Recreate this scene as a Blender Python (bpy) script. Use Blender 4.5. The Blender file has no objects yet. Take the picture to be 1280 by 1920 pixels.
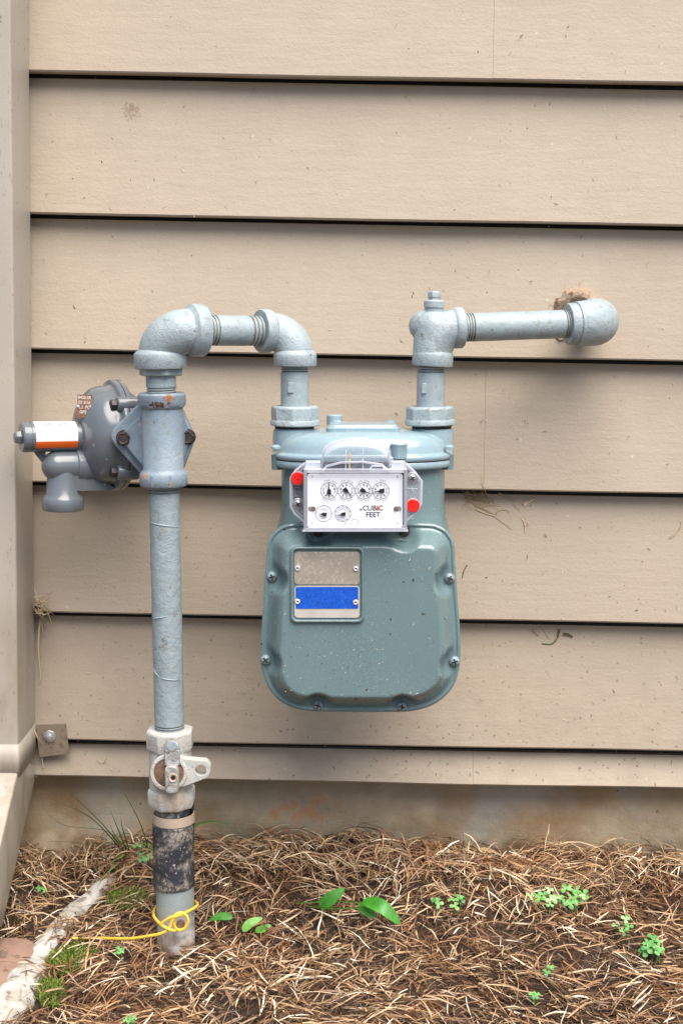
import bpy, math, random
import numpy as np
from mathutils import Vector, Matrix
random.seed(7); NR = np.random.default_rng(11)
R = math.radians
SC = bpy.context.scene; COL = SC.collection

# ------------------------------------------------------------------ camera, sky, sun, exposure
F = 2667.0
CAM = Vector((0, -1.67, 0.64))
RM = (Matrix.Rotation(R(90 - 7.6), 3, 'X') @ Matrix.Rotation(R(1.1), 3, 'Z'))
cd = bpy.data.cameras.new('camera'); cam = bpy.data.objects.new('camera', cd); COL.objects.link(cam)
cam.matrix_world = Matrix.Translation(CAM) @ RM.to_4x4()
cd.sensor_fit = 'HORIZONTAL'; cd.sensor_width = 24; cd.lens = 50; cd.clip_start = .02; cd.clip_end = 500
SC.camera = cam
W = bpy.data.worlds.new('World'); SC.world = W; W.use_nodes = True
SUN_EL, SUN_AZ = 60, 154
nt = W.node_tree; bg = nt.nodes['Background']; sky = nt.nodes.new('ShaderNodeTexSky')
sky.sky_type = 'NISHITA'; sky.sun_disc = False; sky.sun_elevation = R(SUN_EL); sky.sun_rotation = R(SUN_AZ)
sky.dust_density = 2.0; sky.air_density = 1.0; sky.ozone_density = 1.0
nt.links.new(sky.outputs[0], bg.inputs[0]); bg.inputs[1].default_value = 0.085
sl = bpy.data.lights.new('sun', 'SUN'); so = bpy.data.objects.new('sun', sl); COL.objects.link(so)
sl.energy = 3.6; sl.angle = R(56); sl.color = (1, .93, .84)
sd = Vector((math.sin(R(SUN_AZ)) * math.cos(R(SUN_EL)), math.cos(R(SUN_AZ)) * math.cos(R(SUN_EL)), math.sin(R(SUN_EL))))
so.rotation_euler = sd.to_track_quat('Z', 'Y').to_euler()
SC.view_settings.view_transform = 'Standard'; SC.view_settings.look = 'None'
SC.view_settings.exposure = 0.84; SC.view_settings.gamma = 1; SC.view_settings.use_curve_mapping = False

# ------------------------------------------------------------------ measuring helpers (pixel at a known depth -> world)
def V(px, py, y):
    d = RM @ Vector(((px - 640) / F, -(py - 960) / F, -1))
    return CAM + d * ((y - CAM.y) / d.y)
def S(px, py, y):                       # pixels per metre there
    d = RM @ Vector(((px - 640) / F, -(py - 960) / F, -1))
    return F / ((y - CAM.y) / d.y)
def FR(px, py, y):
    o = V(px, py, y)
    return o, (V(px + 60, py, y) - o).normalized(), (V(px, py - 60, y) - o).normalized()
def gz(x, y):                           # lie of the soil
    x = np.asarray(x, float); y = np.asarray(y, float); d = np.clip(-y, 0, None)
    z = -0.21 * np.clip(d, 0, .2) - 0.10 * np.clip(d - .2, 0, .7) - .01 * np.clip(d - .9, 0, 3)
    k = np.exp(-(d / 1.2) ** 2)
    z = z + k * (.006 * np.sin(x * 23 + 1) * np.sin(y * 31 + .5) + .004 * np.sin(x * 57 + y * 41) + .005 * np.sin(x * 9.1 + 2) )
    z = z + .010 * np.exp(-((d - .05) / .035) ** 2) * (.6 + .4 * np.sin(x * 19))
    z = z - .014 * np.exp(-((x + .33) / .06) ** 2 - ((d - .05) / .1) ** 2)
    return z
def G(px, py):
    a, b = -1.3, 0.
    for _ in range(40):
        y = (a + b) / 2; p = V(px, py, y)
        if p.z > float(gz(p.x, y)): a = y
        else: b = y
    return V(px, py, y)

# ------------------------------------------------------------------ mesh helpers
ORG = {}
def thing(name, label, cat, loc, group=None):
    o = bpy.data.objects.new(name, None); COL.objects.link(o); o.location = loc; o.empty_display_size = .02
    o['label'] = label; o['category'] = cat
    if group: o['group'] = group
    ORG[o.name] = Vector(loc); return o
def frame_of(a):
    a = Vector(a).normalized(); h = Vector((0, 0, 1)) if abs(a.z) < .9 else Vector((0, -1, 0))
    u = h.cross(a).normalized(); return a, u, a.cross(u)
class MB:
    def __init__(s): s.v = []; s.f = []; s.m = []
    def add(s, v, f, m=0):
        b = len(s.v); s.v += [tuple(p) for p in v]; s.f += [tuple(i + b for i in q) for q in f]; s.m += [m] * len(f); return s
    def lathe(s, p, a, prof, seg=40, m=0, phase=0., caps=(1, 1), sq=None):
        a, u, w = frame_of(a); p = Vector(p); v = []; f = []
        for t, r in prof:
            for i in range(seg):
                an = phase + 2 * math.pi * i / seg; v.append(p + a * t + (u * math.cos(an) + w * math.sin(an)) * r)
        for j in range(len(prof) - 1):
            for i in range(seg):
                k = (i + 1) % seg; f.append((j * seg + i, j * seg + k, (j + 1) * seg + k, (j + 1) * seg + i))
        if caps[0]: f.append(tuple(range(seg))[::-1])
        if caps[1]: f.append(tuple((len(prof) - 1) * seg + i for i in range(seg)))
        return s.add(v, f, m)
    def tube(s, pts, rad, seg=16, m=0, caps=(1, 1)):
        pts = [Vector(p) for p in pts]; n = len(pts)
        if not hasattr(rad, '__len__'): rad = [rad] * n
        T = [(pts[min(i + 1, n - 1)] - pts[max(i - 1, 0)]).normalized() for i in range(n)]
        _, u, _ = frame_of(T[0]); v = []; f = []
        for i in range(n):
            u = (u - T[i] * u.dot(T[i])).normalized(); w = T[i].cross(u)
            for k in range(seg):
                an = 2 * math.pi * k / seg; v.append(pts[i] + (u * math.cos(an) + w * math.sin(an)) * rad[i])
        for j in range(n - 1):
            for i in range(seg):
                k = (i + 1) % seg; f.append((j * seg + i, j * seg + k, (j + 1) * seg + k, (j + 1) * seg + i))
        if caps[0]: f.append(tuple(range(seg))[::-1])
        if caps[1]: f.append(tuple((n - 1) * seg + i for i in range(seg)))
        return s.add(v, f, m)
    def prism(s, poly, off, m=0):        # planar polygon pushed along off
        n = len(poly); off = Vector(off); poly = [Vector(p) for p in poly]
        nn = Vector((0, 0, 0))
        for i in range(n): nn += poly[i].cross(poly[(i + 1) % n])
        if nn.dot(off) > 0: poly = poly[::-1]
        v = poly + [p + off for p in poly]
        f = [tuple(range(n)), tuple(range(n, 2 * n))[::-1]] + [(i, i + n, (i + 1) % n + n, (i + 1) % n) for i in range(n)]
        return s.add(v, f, m)
    def box(s, c, ux, uy, uz, m=0):      # centre and half axes
        c, ux, uy, uz = map(Vector, (c, ux, uy, uz))
        return s.prism([c - ux - uy - uz, c + ux - uy - uz, c + ux - uy + uz, c - ux - uy + uz], uy * 2, m)
    def rings(s, rings, m=0, caps=(1, 1), closed=True):
        n = len(rings[0]); v = [p for r in rings for p in r]; f = []
        for j in range(len(rings) - 1):
            for i in range(n if closed else n - 1):
                k = (i + 1) % n; f.append((j * n + i, j * n + k, (j + 1) * n + k, (j + 1) * n + i))
        if caps[0]: f.append(tuple(range(n))[::-1])
        if caps[1]: f.append(tuple((len(rings) - 1) * n + i for i in range(n)))
        return s.add(v, f, m)
    def build(s, name, mats, parent=None, bevel=0, ang=38, org=None, recalc=True, smooth=True):
        o0 = ORG[parent.name] if parent else Vector(org if org is not None else (0, 0, 0))
        me = bpy.data.meshes.new(name)
        me.from_pydata([(x - o0.x, y - o0.y, z - o0.z) for x, y, z in s.v], [], s.f)
        for mt in (mats if isinstance(mats, list) else [mats]): me.materials.append(mt)
        if any(s.m): me.polygons.foreach_set('material_index', s.m)
        if recalc:
            import bmesh
            bm = bmesh.new(); bm.from_mesh(me); bmesh.ops.recalc_face_normals(bm, faces=bm.faces); bm.to_mesh(me); bm.free()
        if smooth:
            me.shade_smooth(); me.set_sharp_from_angle(angle=R(ang))
        o = bpy.data.objects.new(name, me); COL.objects.link(o)
        if parent: o.parent = parent; ORG[o.name] = o0
        else: o.location = o0; ORG[o.name] = o0
        if bevel:
            b = o.modifiers.new('bevel', 'BEVEL'); b.width = bevel; b.segments = 2; b.limit_method = 'ANGLE'; b.angle_limit = R(38)
        return o
def tag(o, label=None, cat=None, group=None, kind=None):
    for k, x in (('label', label), ('category', cat), ('group', group), ('kind', kind)):
        if x: o[k] = x
    return o
def bez(a, b, c, d, n=14):
    a, b, c, d = map(Vector, (a, b, c, d)); o = []
    for i in range(n + 1):
        t = i / n; o.append(a * (1 - t) ** 3 + b * 3 * t * (1 - t) ** 2 + c * 3 * t * t * (1 - t) + d * t ** 3)
    return o
def spline(P, n=8, closed=False):
    P = [Vector(p) for p in P]; N = len(P); o = []
    for i in range(N if closed else N - 1):
        g = lambda k: P[k % N] if closed else P[max(0, min(N - 1, k))]
        a, b, c, d = g(i - 1), g(i), g(i + 1), g(i + 2)
        for j in range(n):
            t = j / n; o.append(.5 * ((2 * b) + (c - a) * t + (2 * a - 5 * b + 4 * c - d) * t * t + (3 * b - a - 3 * c + d) * t ** 3))
    if not closed: o.append(P[-1])
    return o
def threads(t0, t1, r, n=4, d=.0012):
    o = []
    for i in range(n):
        w = (t1 - t0) / n; o += [(t0 + i * w, r), (t0 + (i + .45) * w, r), (t0 + (i + .55) * w, r - d), (t0 + (i + .95) * w, r - d)]
    return o
def rrect(w, h, r, n=5):
    o = []
    for cx, cz, a0 in ((w - r, h - r, 0), (-w + r, h - r, 90), (-w + r, -h + r, 180), (w - r, -h + r, 270)):
        for i in range(n + 1):
            an = R(a0 + 90 * i / n); o.append((cx + r * math.cos(an), cz + r * math.sin(an)))
    return o
_tc = {}
def text(mb, st, size, c, ux, uz, m=0, bold=0):
    key = (st, bold)
    if key not in _tc:
        cu = bpy.data.curves.new('t', 'FONT'); cu.body = st; cu.align_x = 'CENTER'; cu.align_y = 'CENTER'; cu.size = 1; cu.offset = bold
        cu.resolution_u = 3; o = bpy.data.objects.new('t', cu); COL.objects.link(o)
        me = bpy.data.meshes.new_from_object(o.evaluated_get(bpy.context.evaluated_depsgraph_get()))
        _tc[key] = ([v.co.copy() for v in me.vertices], [tuple(p.vertices) for p in me.polygons])
        bpy.data.objects.remove(o); bpy.data.curves.remove(cu); bpy.data.meshes.remove(me)
    v, f = _tc[key]; c = Vector(c)
    mb.add([c + ux * (p.x * size) + uz * (p.y * size) for p in v], f, m)

# ------------------------------------------------------------------ materials
def mat(name, col, rough=.5, metal=0, bumps=(), var=None, masks=(), coat=0, spec=.5, attr=None, mix=None):
    m = bpy.data.materials.new(name); m.use_nodes = True; t = m.node_tree; N = t.nodes.new; L = t.links.new
    b = t.nodes['Principled BSDF']; geo = N('ShaderNodeNewGeometry')
    def noise(scale, detail=4, stretch=None, rough_=.55):
        n = N('ShaderNodeTexNoise'); n.inputs['Scale'].default_value = scale; n.inputs['Detail'].default_value = detail; n.inputs['Roughness'].default_value = rough_
        if stretch:
            mp = N('ShaderNodeMapping'); mp.inputs['Scale'].default_value = stretch; L(geo.outputs['Position'], mp.inputs[0]); L(mp.outputs[0], n.inputs['Vector'])
        else: L(geo.outputs['Position'], n.inputs['Vector'])
        return n.outputs['Fac']
    def mr(x, a, c, lo=0, hi=1):
        n = N('ShaderNodeMapRange'); L(x, n.inputs[0])
        for i, q in enumerate((a, c, lo, hi)): n.inputs[i + 1].default_value = q
        return n.outputs[0]
    def math_(op, x, y):
        n = N('ShaderNodeMath'); n.operation = op
        for i, q in enumerate((x, y)):
            if isinstance(q, (int, float)): n.inputs[i].default_value = q
            else: L(q, n.inputs[i])
        return n.outputs[0]
    def mixc(f, a, c):
        n = N('ShaderNodeMix'); n.data_type = 'RGBA'
        if isinstance(f, float): n.inputs[0].default_value = f
        else: L(f, n.inputs[0])
        for i, q in ((6, a), (7, c)):
            if isinstance(q, tuple): n.inputs[i].default_value = (*q, 1)
            else: L(q, n.inputs[i])
        return n.outputs[2]
    if attr:                                            # ramp over a per-strand value
        at = N('ShaderNodeAttribute'); at.attribute_name = 'tone'; cr = N('ShaderNodeValToRGB'); L(at.outputs['Fac'], cr.inputs[0])
        e = cr.color_ramp.elements
        while len(e) < len(attr): e.new(.5)
        for i, (p, c) in enumerate(attr): e[i].position = p; e[i].color = (*c, 1)
        c = cr.outputs[0]
    else: c = (*col,)
    if var:
        for sc_, am in var:
            k = mr(noise(sc_, 5), .3, .7, 1 - am, 1 + am); n = N('ShaderNodeVectorMath'); n.operation = 'SCALE'
            if isinstance(c, tuple): n.inputs[0].default_value = c
            else: L(c, n.inputs[0])
            L(k, n.inputs['Scale']); c = n.outputs[0]
    def fac(kind, a):
        if kind == 'noise': return mr(noise(a[0], 6, a[3] if len(a) > 3 else None), a[1], a[2])
        if kind == 'voro':
            n = N('ShaderNodeTexVoronoi'); n.inputs['Scale'].default_value = a[0]
            # wobble the look-up so specks are not round
            nz = N('ShaderNodeTexNoise'); nz.inputs['Scale'].default_value = a[0] * 2.2; L(geo.outputs['Position'], nz.inputs['Vector'])
            va = N('ShaderNodeVectorMath'); va.operation = 'MULTIPLY_ADD'; L(nz.outputs['Color'], va.inputs[0]); va.inputs[1].default_value = (.5 / a[0],) * 3; L(geo.outputs['Position'], va.inputs[2])
            L(va.outputs[0], n.inputs['Vector']); sp = N('ShaderNodeSeparateColor'); L(n.outputs['Color'], sp.inputs[0])
            return math_('MULTIPLY', mr(n.outputs['Distance'], a[1], a[1] * .55), math_('GREATER_THAN', sp.outputs[0], a[2]))
        if kind == 'spot':
            n = N('ShaderNodeVectorMath'); n.operation = 'DISTANCE'; L(geo.outputs['Position'], n.inputs[0]); n.inputs[1].default_value = tuple(a[0])
            dd = math_('ADD', n.outputs['Value'], mr(noise(a[2], 5), .2, .8, -a[1] * .9, a[1] * .9)); return mr(dd, a[1], a[1] * .6)
        if kind == 'z':
            sp = N('ShaderNodeSeparateXYZ'); L(geo.outputs['Position'], sp.inputs[0])
            return mr(sp.outputs[2], a[0], a[1])
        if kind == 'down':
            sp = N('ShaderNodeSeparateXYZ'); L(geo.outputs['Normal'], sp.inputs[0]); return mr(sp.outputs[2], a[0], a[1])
    for (fs, cc, am) in masks:
        k = am
        for kind, a in fs: k = math_('MULTIPLY', fac(kind, a), k)
        c = mixc(k, c, cc)
    if isinstance(c, tuple): b.inputs['Base Color'].default_value = (*c, 1)
    else: L(c, b.inputs['Base Color'])
    b.inputs['Roughness'].default_value = rough; b.inputs['Metallic'].default_value = metal; b.inputs['Specular IOR Level'].default_value = spec
    if coat: b.inputs['Coat Weight'].default_value = coat; b.inputs['Coat Roughness'].default_value = .12
    prev = None
    for bp in bumps:
        sc_, dist = bp[0], bp[1]; n = N('ShaderNodeBump'); n.inputs['Strength'].default_value = 1; n.inputs['Distance'].default_value = dist
        L(noise(sc_, bp[2] if len(bp) > 2 else 3, bp[3] if len(bp) > 3 else None), n.inputs['Height'])
        if prev: L(prev, n.inputs['Normal'])
        prev = n.outputs[0]
    if prev: L(prev, b.inputs['Normal'])
    return m
def clear(name, col, amt, rough=.12):
    m = bpy.data.materials.new(name); m.use_nodes = True; t = m.node_tree; N = t.nodes.new; L = t.links.new
    b = t.nodes['Principled BSDF']; b.inputs['Base Color'].default_value = (*col, 1); b.inputs['Roughness'].default_value = rough
    tr = N('ShaderNodeBsdfTransparent'); tr.inputs[0].default_value = (.985, .987, 1, 1)
    fr = N('ShaderNodeLayerWeight'); fr.inputs[0].default_value = .5; pw = N('ShaderNodeMath'); pw.operation = 'POWER'; pw.inputs[1].default_value = 4; L(fr.outputs['Facing'], pw.inputs[0]); ad = N('ShaderNodeMath'); ad.inputs[1].default_value = amt; L(pw.outputs[0], ad.inputs[0]); ad.use_clamp = True
    mx = N('ShaderNodeMixShader'); L(ad.outputs[0], mx.inputs[0]); L(tr.outputs[0], mx.inputs[1]); L(b.outputs[0], mx.inputs[2])
    L(mx.outputs[0], t.nodes['Material Output'].inputs[0]); return m

M = {}
DIRT = (.10, .065, .035)
M['siding'] = mat('siding_paint', (.425, .352, .272), .6, bumps=[(900, .00022, 2), (260, .00030, 3), (60, .0004, 2, (.3, 1, 1.8))], var=[(3, .05), (40, .03)],
    masks=[([('voro', (85, .15, .98))], (.17, .11, .06), .8), ([('voro', (190, .17, .96))], (.15, .10, .055), .6),
           ([('voro', (85, .15, .95))], (.62, .55, .43), .6), ([('z', (.50, .08)), ('noise', (40, .35, .8))], (.25, .20, .15), .5),  # second mask darkens lower boards: dirt plus weaker light, both in the colour
           ([('z', (.48, .12)), ('voro', (140, .24, .80))], (.15, .10, .055), .75),
           ([('spot', (V(248, 210, 0), .012, 300))], (.2, .13, .07), .55), ([('spot', (V(205, 520, 0), .006, 300))], (.3, .2, .11), .5),
           ([('spot', (V(1072, 590, 0), .034, 110)), ('noise', (160, .47, .6))], (.24, .15, .09), .6)])
M['spout'] = mat('spout_paint', (.42, .38, .325), .45, bumps=[(700, .0002, 2)], var=[(8, .05)],
    masks=[([('voro', (90, .2, .88))], (.2, .14, .08), .7), ([('z', (.42, .02)), ('noise', (22, .45, .62, (1, 1, .35)))], (.22, .14, .07), .75), ([('noise', (300, .62, .7, (1, 1, .3)))], (.18, .13, .09), .5)])
M['bracket'] = mat('bracket_paint', (.23, .185, .14), .5, bumps=[(500, .0003)], masks=[([('noise', (160, .5, .65))], (.12, .085, .055), .7)])
M['conc'] = mat('foundation_concrete', (.40, .325, .225), .9, bumps=[(300, .0008, 4), (45, .0025, 4)], var=[(5, .22), (30, .14)],
    masks=[([('noise', (6, .46, .66))], (.33, .215, .11), .8), ([('voro', (80, .19, .90))], (.06, .04, .025), .85), ([('z', (.09, .03)), ('noise', (12, .45, .62))], (.22, .13, .065), .6),
           ([('noise', (9, .54, .7))], (.40, .40, .38), .6), ([('z', (.045, -.01)), ('noise', (18, .5, .66))], (.10, .13, .04), .6), ([('z', (.03, -.005)), ('noise', (30, .4, .6))], (.09, .06, .035), .8),
           ([('spot', (V(560, 1540, 0), .05, 50)), ('noise', (80, .45, .6))], (.42, .2, .09), .7)])
PIPE = (.32, .39, .42)
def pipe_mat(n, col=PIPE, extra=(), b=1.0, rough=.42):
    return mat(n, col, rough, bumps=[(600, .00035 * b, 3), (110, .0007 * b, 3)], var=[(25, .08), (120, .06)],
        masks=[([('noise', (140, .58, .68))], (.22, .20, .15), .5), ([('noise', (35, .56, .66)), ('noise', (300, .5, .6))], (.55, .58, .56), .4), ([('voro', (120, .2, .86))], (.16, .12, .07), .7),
               ([('down', (-.35, -.95)), ('noise', (60, .4, .6))], (.17, .15, .10), .5)] + list(extra))  # downward faces darkened: grime and underside shade together in the colour
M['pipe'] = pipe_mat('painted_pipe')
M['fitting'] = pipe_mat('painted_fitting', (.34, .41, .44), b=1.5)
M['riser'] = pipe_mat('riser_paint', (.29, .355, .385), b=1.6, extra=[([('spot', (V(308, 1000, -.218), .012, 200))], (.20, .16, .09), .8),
        ([('spot', (V(312, 1215, -.218), .015, 160)), ('noise', (300, .5, .56))], (.16, .14, .11), .8)])
M['thread'] = mat('thread_steel', (.25, .28, .28), .5, var=[(80, .2)], masks=[([('noise', (70, .45, .6))], (.13, .09, .05), .6)])
rustp = V(318, 752, -.222)
M['groove'] = mat('thread_groove', (.22, .225, .21), .7, var=[(80, .4)])
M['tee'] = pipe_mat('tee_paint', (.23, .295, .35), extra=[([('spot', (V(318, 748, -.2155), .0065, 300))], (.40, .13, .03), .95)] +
    [([('spot', (V(x_, 759, -.2145), .0032, 500))], (.09, .035, .015), .95) for x_ in (284, 294, 303, 318, 328, 338)] +
    [([('spot', (V(270, 893, -.208), .0045, 300))], (.5, .25, .12), .8), ([('spot', (V(322, 908, -.2155), .004, 300))], (.45, .28, .12), .8)])
M['reg'] = mat('regulator_paint', (.135, .155, .175), .22, bumps=[(500, .0001, 2)], var=[(30, .06)], coat=.3,
    masks=[([('voro', (140, .16, .88))], (.45, .45, .42), .7)])
M['meter'] = mat('meter_enamel', (.150, .228, .240), .22, bumps=[(600, .00008, 2)], var=[(14, .05)], coat=.35,
    masks=[([('voro', (170, .15, .80))], (.5, .5, .42), .75), ([('voro', (90, .15, .90))], (.05, .04, .02), .9), ([('voro', (260, .2, .80))], (.42, .45, .42), .6),
           ([('noise', (5, .45, .7)), ('noise', (500, .5, .62))], (.26, .33, .33), .5)])
M['lid'] = mat('lid_enamel', (.27, .38, .43), .25, bumps=[(500, .0001, 2)], var=[(20, .05)], coat=.35,
    masks=[([('voro', (150, .17, .86))], (.22, .2, .15), .7), ([('noise', (120, .58, .7))], (.5, .52, .48), .3)])
M['black'] = mat('gasket_and_lap_shade', (.02, .02, .02), .6)
M['bolt'] = mat('dark_bolt', (.045, .04, .045), .45, metal=.3, bumps=[(500, .0003)], masks=[([('noise', (200, .5, .65))], (.14, .07, .04), .6)])
M['steel'] = mat('zinc_steel', (.55, .56, .56), .35, metal=.7, bumps=[(600, .0002)], var=[(90, .15)])
M['greybolt'] = mat('painted_screw', (.25, .33, .36), .35, bumps=[(400, .0003)], masks=[([('noise', (300, .55, .65))], (.08, .08, .07), .6)])
M['slot'] = mat('screw_slot', (.015, .015, .013), .7)
M['alu'] = mat('aluminium_plate', (.42, .37, .31), .42, metal=.25, var=[(60, .12)], masks=[([('noise', (320, .52, .66))], (.68, .64, .56), .55), ([('noise', (30, .5, .7))], (.24, .19, .15), .4)])
M['blue'] = mat('blue_enamel_print', (.008, .095, .55), .4, var=[(500, .3)], masks=[([('noise', (500, .6, .7))], (.05, .25, .75), .5)])
M['silver'] = mat('plain_aluminium', (.62, .58, .53), .4, metal=.2, var=[(90, .06)])
M['rivet'] = mat('rivet_metal', (.75, .73, .70), .35, metal=.3)
M['face'] = mat('dial_face_white', (.90, .91, .93), .45)
M['ink'] = mat('black_ink', (.015, .017, .02), .5)
M['grayink'] = mat('worn_ink', (.22, .23, .25), .5)
M['red'] = mat('red_seal_plastic', (.80, .012, .008), .35)
M['clear'] = clear('clear_plastic', (.68, .69, .76), .18)
M['clear2'] = clear('clear_plastic_edge', (.76, .77, .86), .34)
M['hood'] = clear('hood_plastic', (.66, .69, .78), .11, .12)
M['orange'] = mat('orange_print', (.85, .13, .01), .45)
M['white'] = mat('white_sticker', (.86, .86, .85), .45)
M['tagplate'] = mat('bronze_tag', (.24, .125, .08), .45, metal=.2, var=[(150, .2)], masks=[([('noise', (90, .5, .6))], (.42, .22, .12), .6)])
M['tagink'] = mat('tag_stamp', (.75, .66, .60), .5)
M['valve'] = mat('valve_casting', (.50, .50, .47), .62, bumps=[(500, .0007, 3), (150, .0008, 3)], var=[(60, .08)],
    masks=[([('noise', (90, .56, .68))], (.42, .31, .20), .55), ([('voro', (260, .25, .72))], (.14, .11, .08), .75), ([('spot', (V(320, 1500, -.22), .022, 120))], (.44, .33, .22), .6)])
M['tang'] = mat('weathered_handle', (.36, .35, .34), .55, metal=.3, bumps=[(350, .001, 3)], masks=[([('noise', (170, .5, .62))], (.6, .6, .6), .6), ([('noise', (120, .56, .62))], (.16, .12, .09), .7)])
M['rust'] = mat('rusty_plug', (.20, .12, .075), .75, bumps=[(400, .0008)], var=[(160, .3)])
M['coat'] = mat('tar_wrap', (.028, .031, .040), .6, bumps=[(350, .0007, 4), (90, .001, 4)], var=[(60, .3)],
    masks=[([('noise', (48, .47, .62)), ('noise', (260, .36, .55))], (.36, .31, .26), .85), ([('noise', (300, .60, .70))], (.55, .52, .47), .7),
           ([('spot', (V(357, 1628, -.23), .007, 200))], (.75, .74, .72), .9)])
M['lowpipe'] = mat('plastic_sleeve', (.27, .315, .32), .55, bumps=[(500, .0004, 3)], var=[(40, .08)],
    masks=[([('z', (.012, -.02)), ('noise', (120, .36, .52))], (.55, .50, .46), .95), ([('z', (-.0, -.035)), ('noise', (70, .45, .6))], (.26, .15, .08), .85), ([('voro', (130, .2, .8))], (.10, .09, .05), .8)])
M['band'] = mat('beige_band', (.47, .37, .29), .5, var=[(60, .1)], masks=[([('voro', (300, .2, .85))], (.2, .12, .07), .7)])
M['wire'] = mat('yellow_wire', (.78, .52, .06), .45, var=[(120, .12)], masks=[([('noise', (200, .6, .7))], (.42, .25, .05), .5)])
M['sealant'] = mat('sealant_foam', (.40, .29, .20), .8, bumps=[(200, .002, 4)], var=[(90, .3)], masks=[([('noise', (90, .5, .6))], (.13, .075, .04), .8)])
M['stone'] = mat('weathered_edging', (.47, .455, .42), .85, bumps=[(220, .0012, 4), (50, .003, 4)], var=[(25, .12)],
    masks=[([('noise', (38, .48, .60))], (.34, .30, .24), .7), ([('noise', (90, .58, .66))], (.12, .09, .06), .7), ([('noise', (20, .55, .65)), ('noise', (300, .4, .6))], (.12, .14, .05), .6)])
M['slab'] = mat('red_brown_slab', (.30, .19, .145), .85, bumps=[(150, .0012, 4), (30, .003, 3)], var=[(20, .15)], masks=[([('noise', (24, .60, .64))], (.12, .08, .06), .7)])
M['soil'] = mat('soil', (.055, .034, .022), .95, bumps=[(160, .004, 5), (40, .01, 4)], var=[(20, .35), (150, .4)])
M['straw'] = mat('dry_straw', (.4, .3, .2), .6, attr=[(0, (.028, .017, .011)), (.28, (.17, .08, .04)), (.55, (.42, .26, .135)), (.8, (.63, .46, .28)), (1, (.84, .74, .58))], var=[(110, .25), (6, .2)], spec=.35, masks=[([('noise', (14, .5, .68))], (.30, .13, .05), .6), ([('noise', (17, .56, .7)), ('noise', (60, .4, .6))], (.30, .25, .21), .5)])
M['leaf'] = mat('green_leaf', (.05, .30, .02), .4, var=[(200, .25)], attr=[(0, (.025, .12, .012)), (.5, (.05, .25, .02)), (1, (.20, .40, .07))])
M['clover'] = mat('clover_green', (.1, .3, .08), .5, attr=[(0, (.05, .20, .06)), (.5, (.12, .36, .07)), (1, (.33, .46, .22))], var=[(200, .2)])
M['grass'] = mat('grass_green', (.06, .18, .03), .5, attr=[(0, (.05, .15, .025)), (.5, (.12, .32, .05)), (1, (.32, .46, .15))], var=[(60, .15)])
M['moss'] = mat('moss_green', (.08, .13, .02), .8, attr=[(0, (.04, .06, .01)), (.5, (.12, .19, .02)), (1, (.26, .34, .05))])
M['clip'] = mat('dead_clippings', (.4, .3, .2), .7, attr=[(0, (.07, .045, .02)), (.3, (.10, .13, .04)), (.5, (.30, .19, .10)), (1, (.62, .50, .34))])
M['lawn'] = mat('far_ground', (.06, .055, .03), .95, var=[(.5, .3)], masks=[([('noise', (.4, .45, .6))], (.06, .08, .03), .8)])

# ------------------------------------------------------------------ ground
def sheet(xs, ys, zf, name, m):
    X, Y = np.meshgrid(xs, ys); Z = zf(X, Y); v = np.stack([X, Y, Z], -1).reshape(-1, 3); nx = len(xs)
    f = [(j * nx + i, j * nx + i + 1, (j + 1) * nx + i + 1, (j + 1) * nx + i) for j in range(len(ys) - 1) for i in range(nx - 1)]
    mb = MB(); mb.v = [tuple(p) for p in v]; mb.f = f; mb.m = [0] * len(f); return mb.build(name, m, ang=180)
near = list(np.arange(-.8, .8001, .01)); far = [.9, 1.1, 1.5, 2.2, 4, 8, 20, 60]
xs = [-a for a in far[::-1]] + near + far
ys = [-60, -20, -8, -4, -2.5, -1.8, -1.4, -1.2] + list(np.arange(-1.0, .0801, .01)) + [.3, 2, 10, 60]
def zsoil(X, Y):
    z = gz(X, Y) - .004
    q = np.exp(-((-Y) / .9) ** 2) * (np.abs(X) < 1)
    return z + q * .004 * (np.sin(X * 170 + 3 * np.sin(Y * 90)) * np.sin(Y * 150 + 2 * np.sin(X * 70)))
tag(sheet(xs, ys, zsoil, 'ground', M['soil']), kind='structure')

# ------------------------------------------------------------------ house wall
wall = thing('house_wall', 'tan lap siding wall above a stained concrete foundation', 'wall', (0, 0, 0))
rows_px = [1467.5, 1396, 1157.5, 914, 665.5, 411, 144.5, -128]
zr = [V(640, p, -.018).z for p in rows_px]
while zr[-1] < 3.0: zr.append(zr[-1] + (zr[-1] - zr[-2]))
joints = {0: 888, 1: None, 2: None, 3: 908, 4: 1800, 5: None, 6: 925}
def board(x0, x1, z0, z1, name='siding_board'):
    mb = MB(); tp_ = z1 - .0043 - max(0, .018 * (.64 - z1) / 1.65)  # board top cut short so black backing draws the lap shadow
    prof = [(-.004, z0), (-.0205, z0), (-.0218, z0 + .0018), (-.0012, tp_), (.004, tp_)]
    if z1 - z0 < .08: prof = [(-.006, z0), (-.0165, z0), (-.0178, z0 + .0018), (-.0045, tp_), (.004, tp_)]
    v = []; f = []; n = 60
    for i in range(n + 1):
        x = x0 + (x1 - x0) * i / n; w = .0006 * math.sin(x * 7 + z0 * 40) + .0004 * math.sin(x * 19 + z0 * 13)
        v += [(x, y + (w if k in (1, 2) else 0), z + (w * .6 if k < 3 else 0)) for k, (y, z) in enumerate(prof)]
    k = len(prof)
    for i in range(n):
        for j in range(k - 1): f.append((i * k + j, i * k + j + 1, (i + 1) * k + j + 1, (i + 1) * k + j))
    f += [tuple(range(k)), tuple(n * k + j for j in range(k))[::-1]]
    mb.add(v, f); return mb.build(name, M['siding'], wall, ang=25)
XL, XR = -3.0, 3.0
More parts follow.
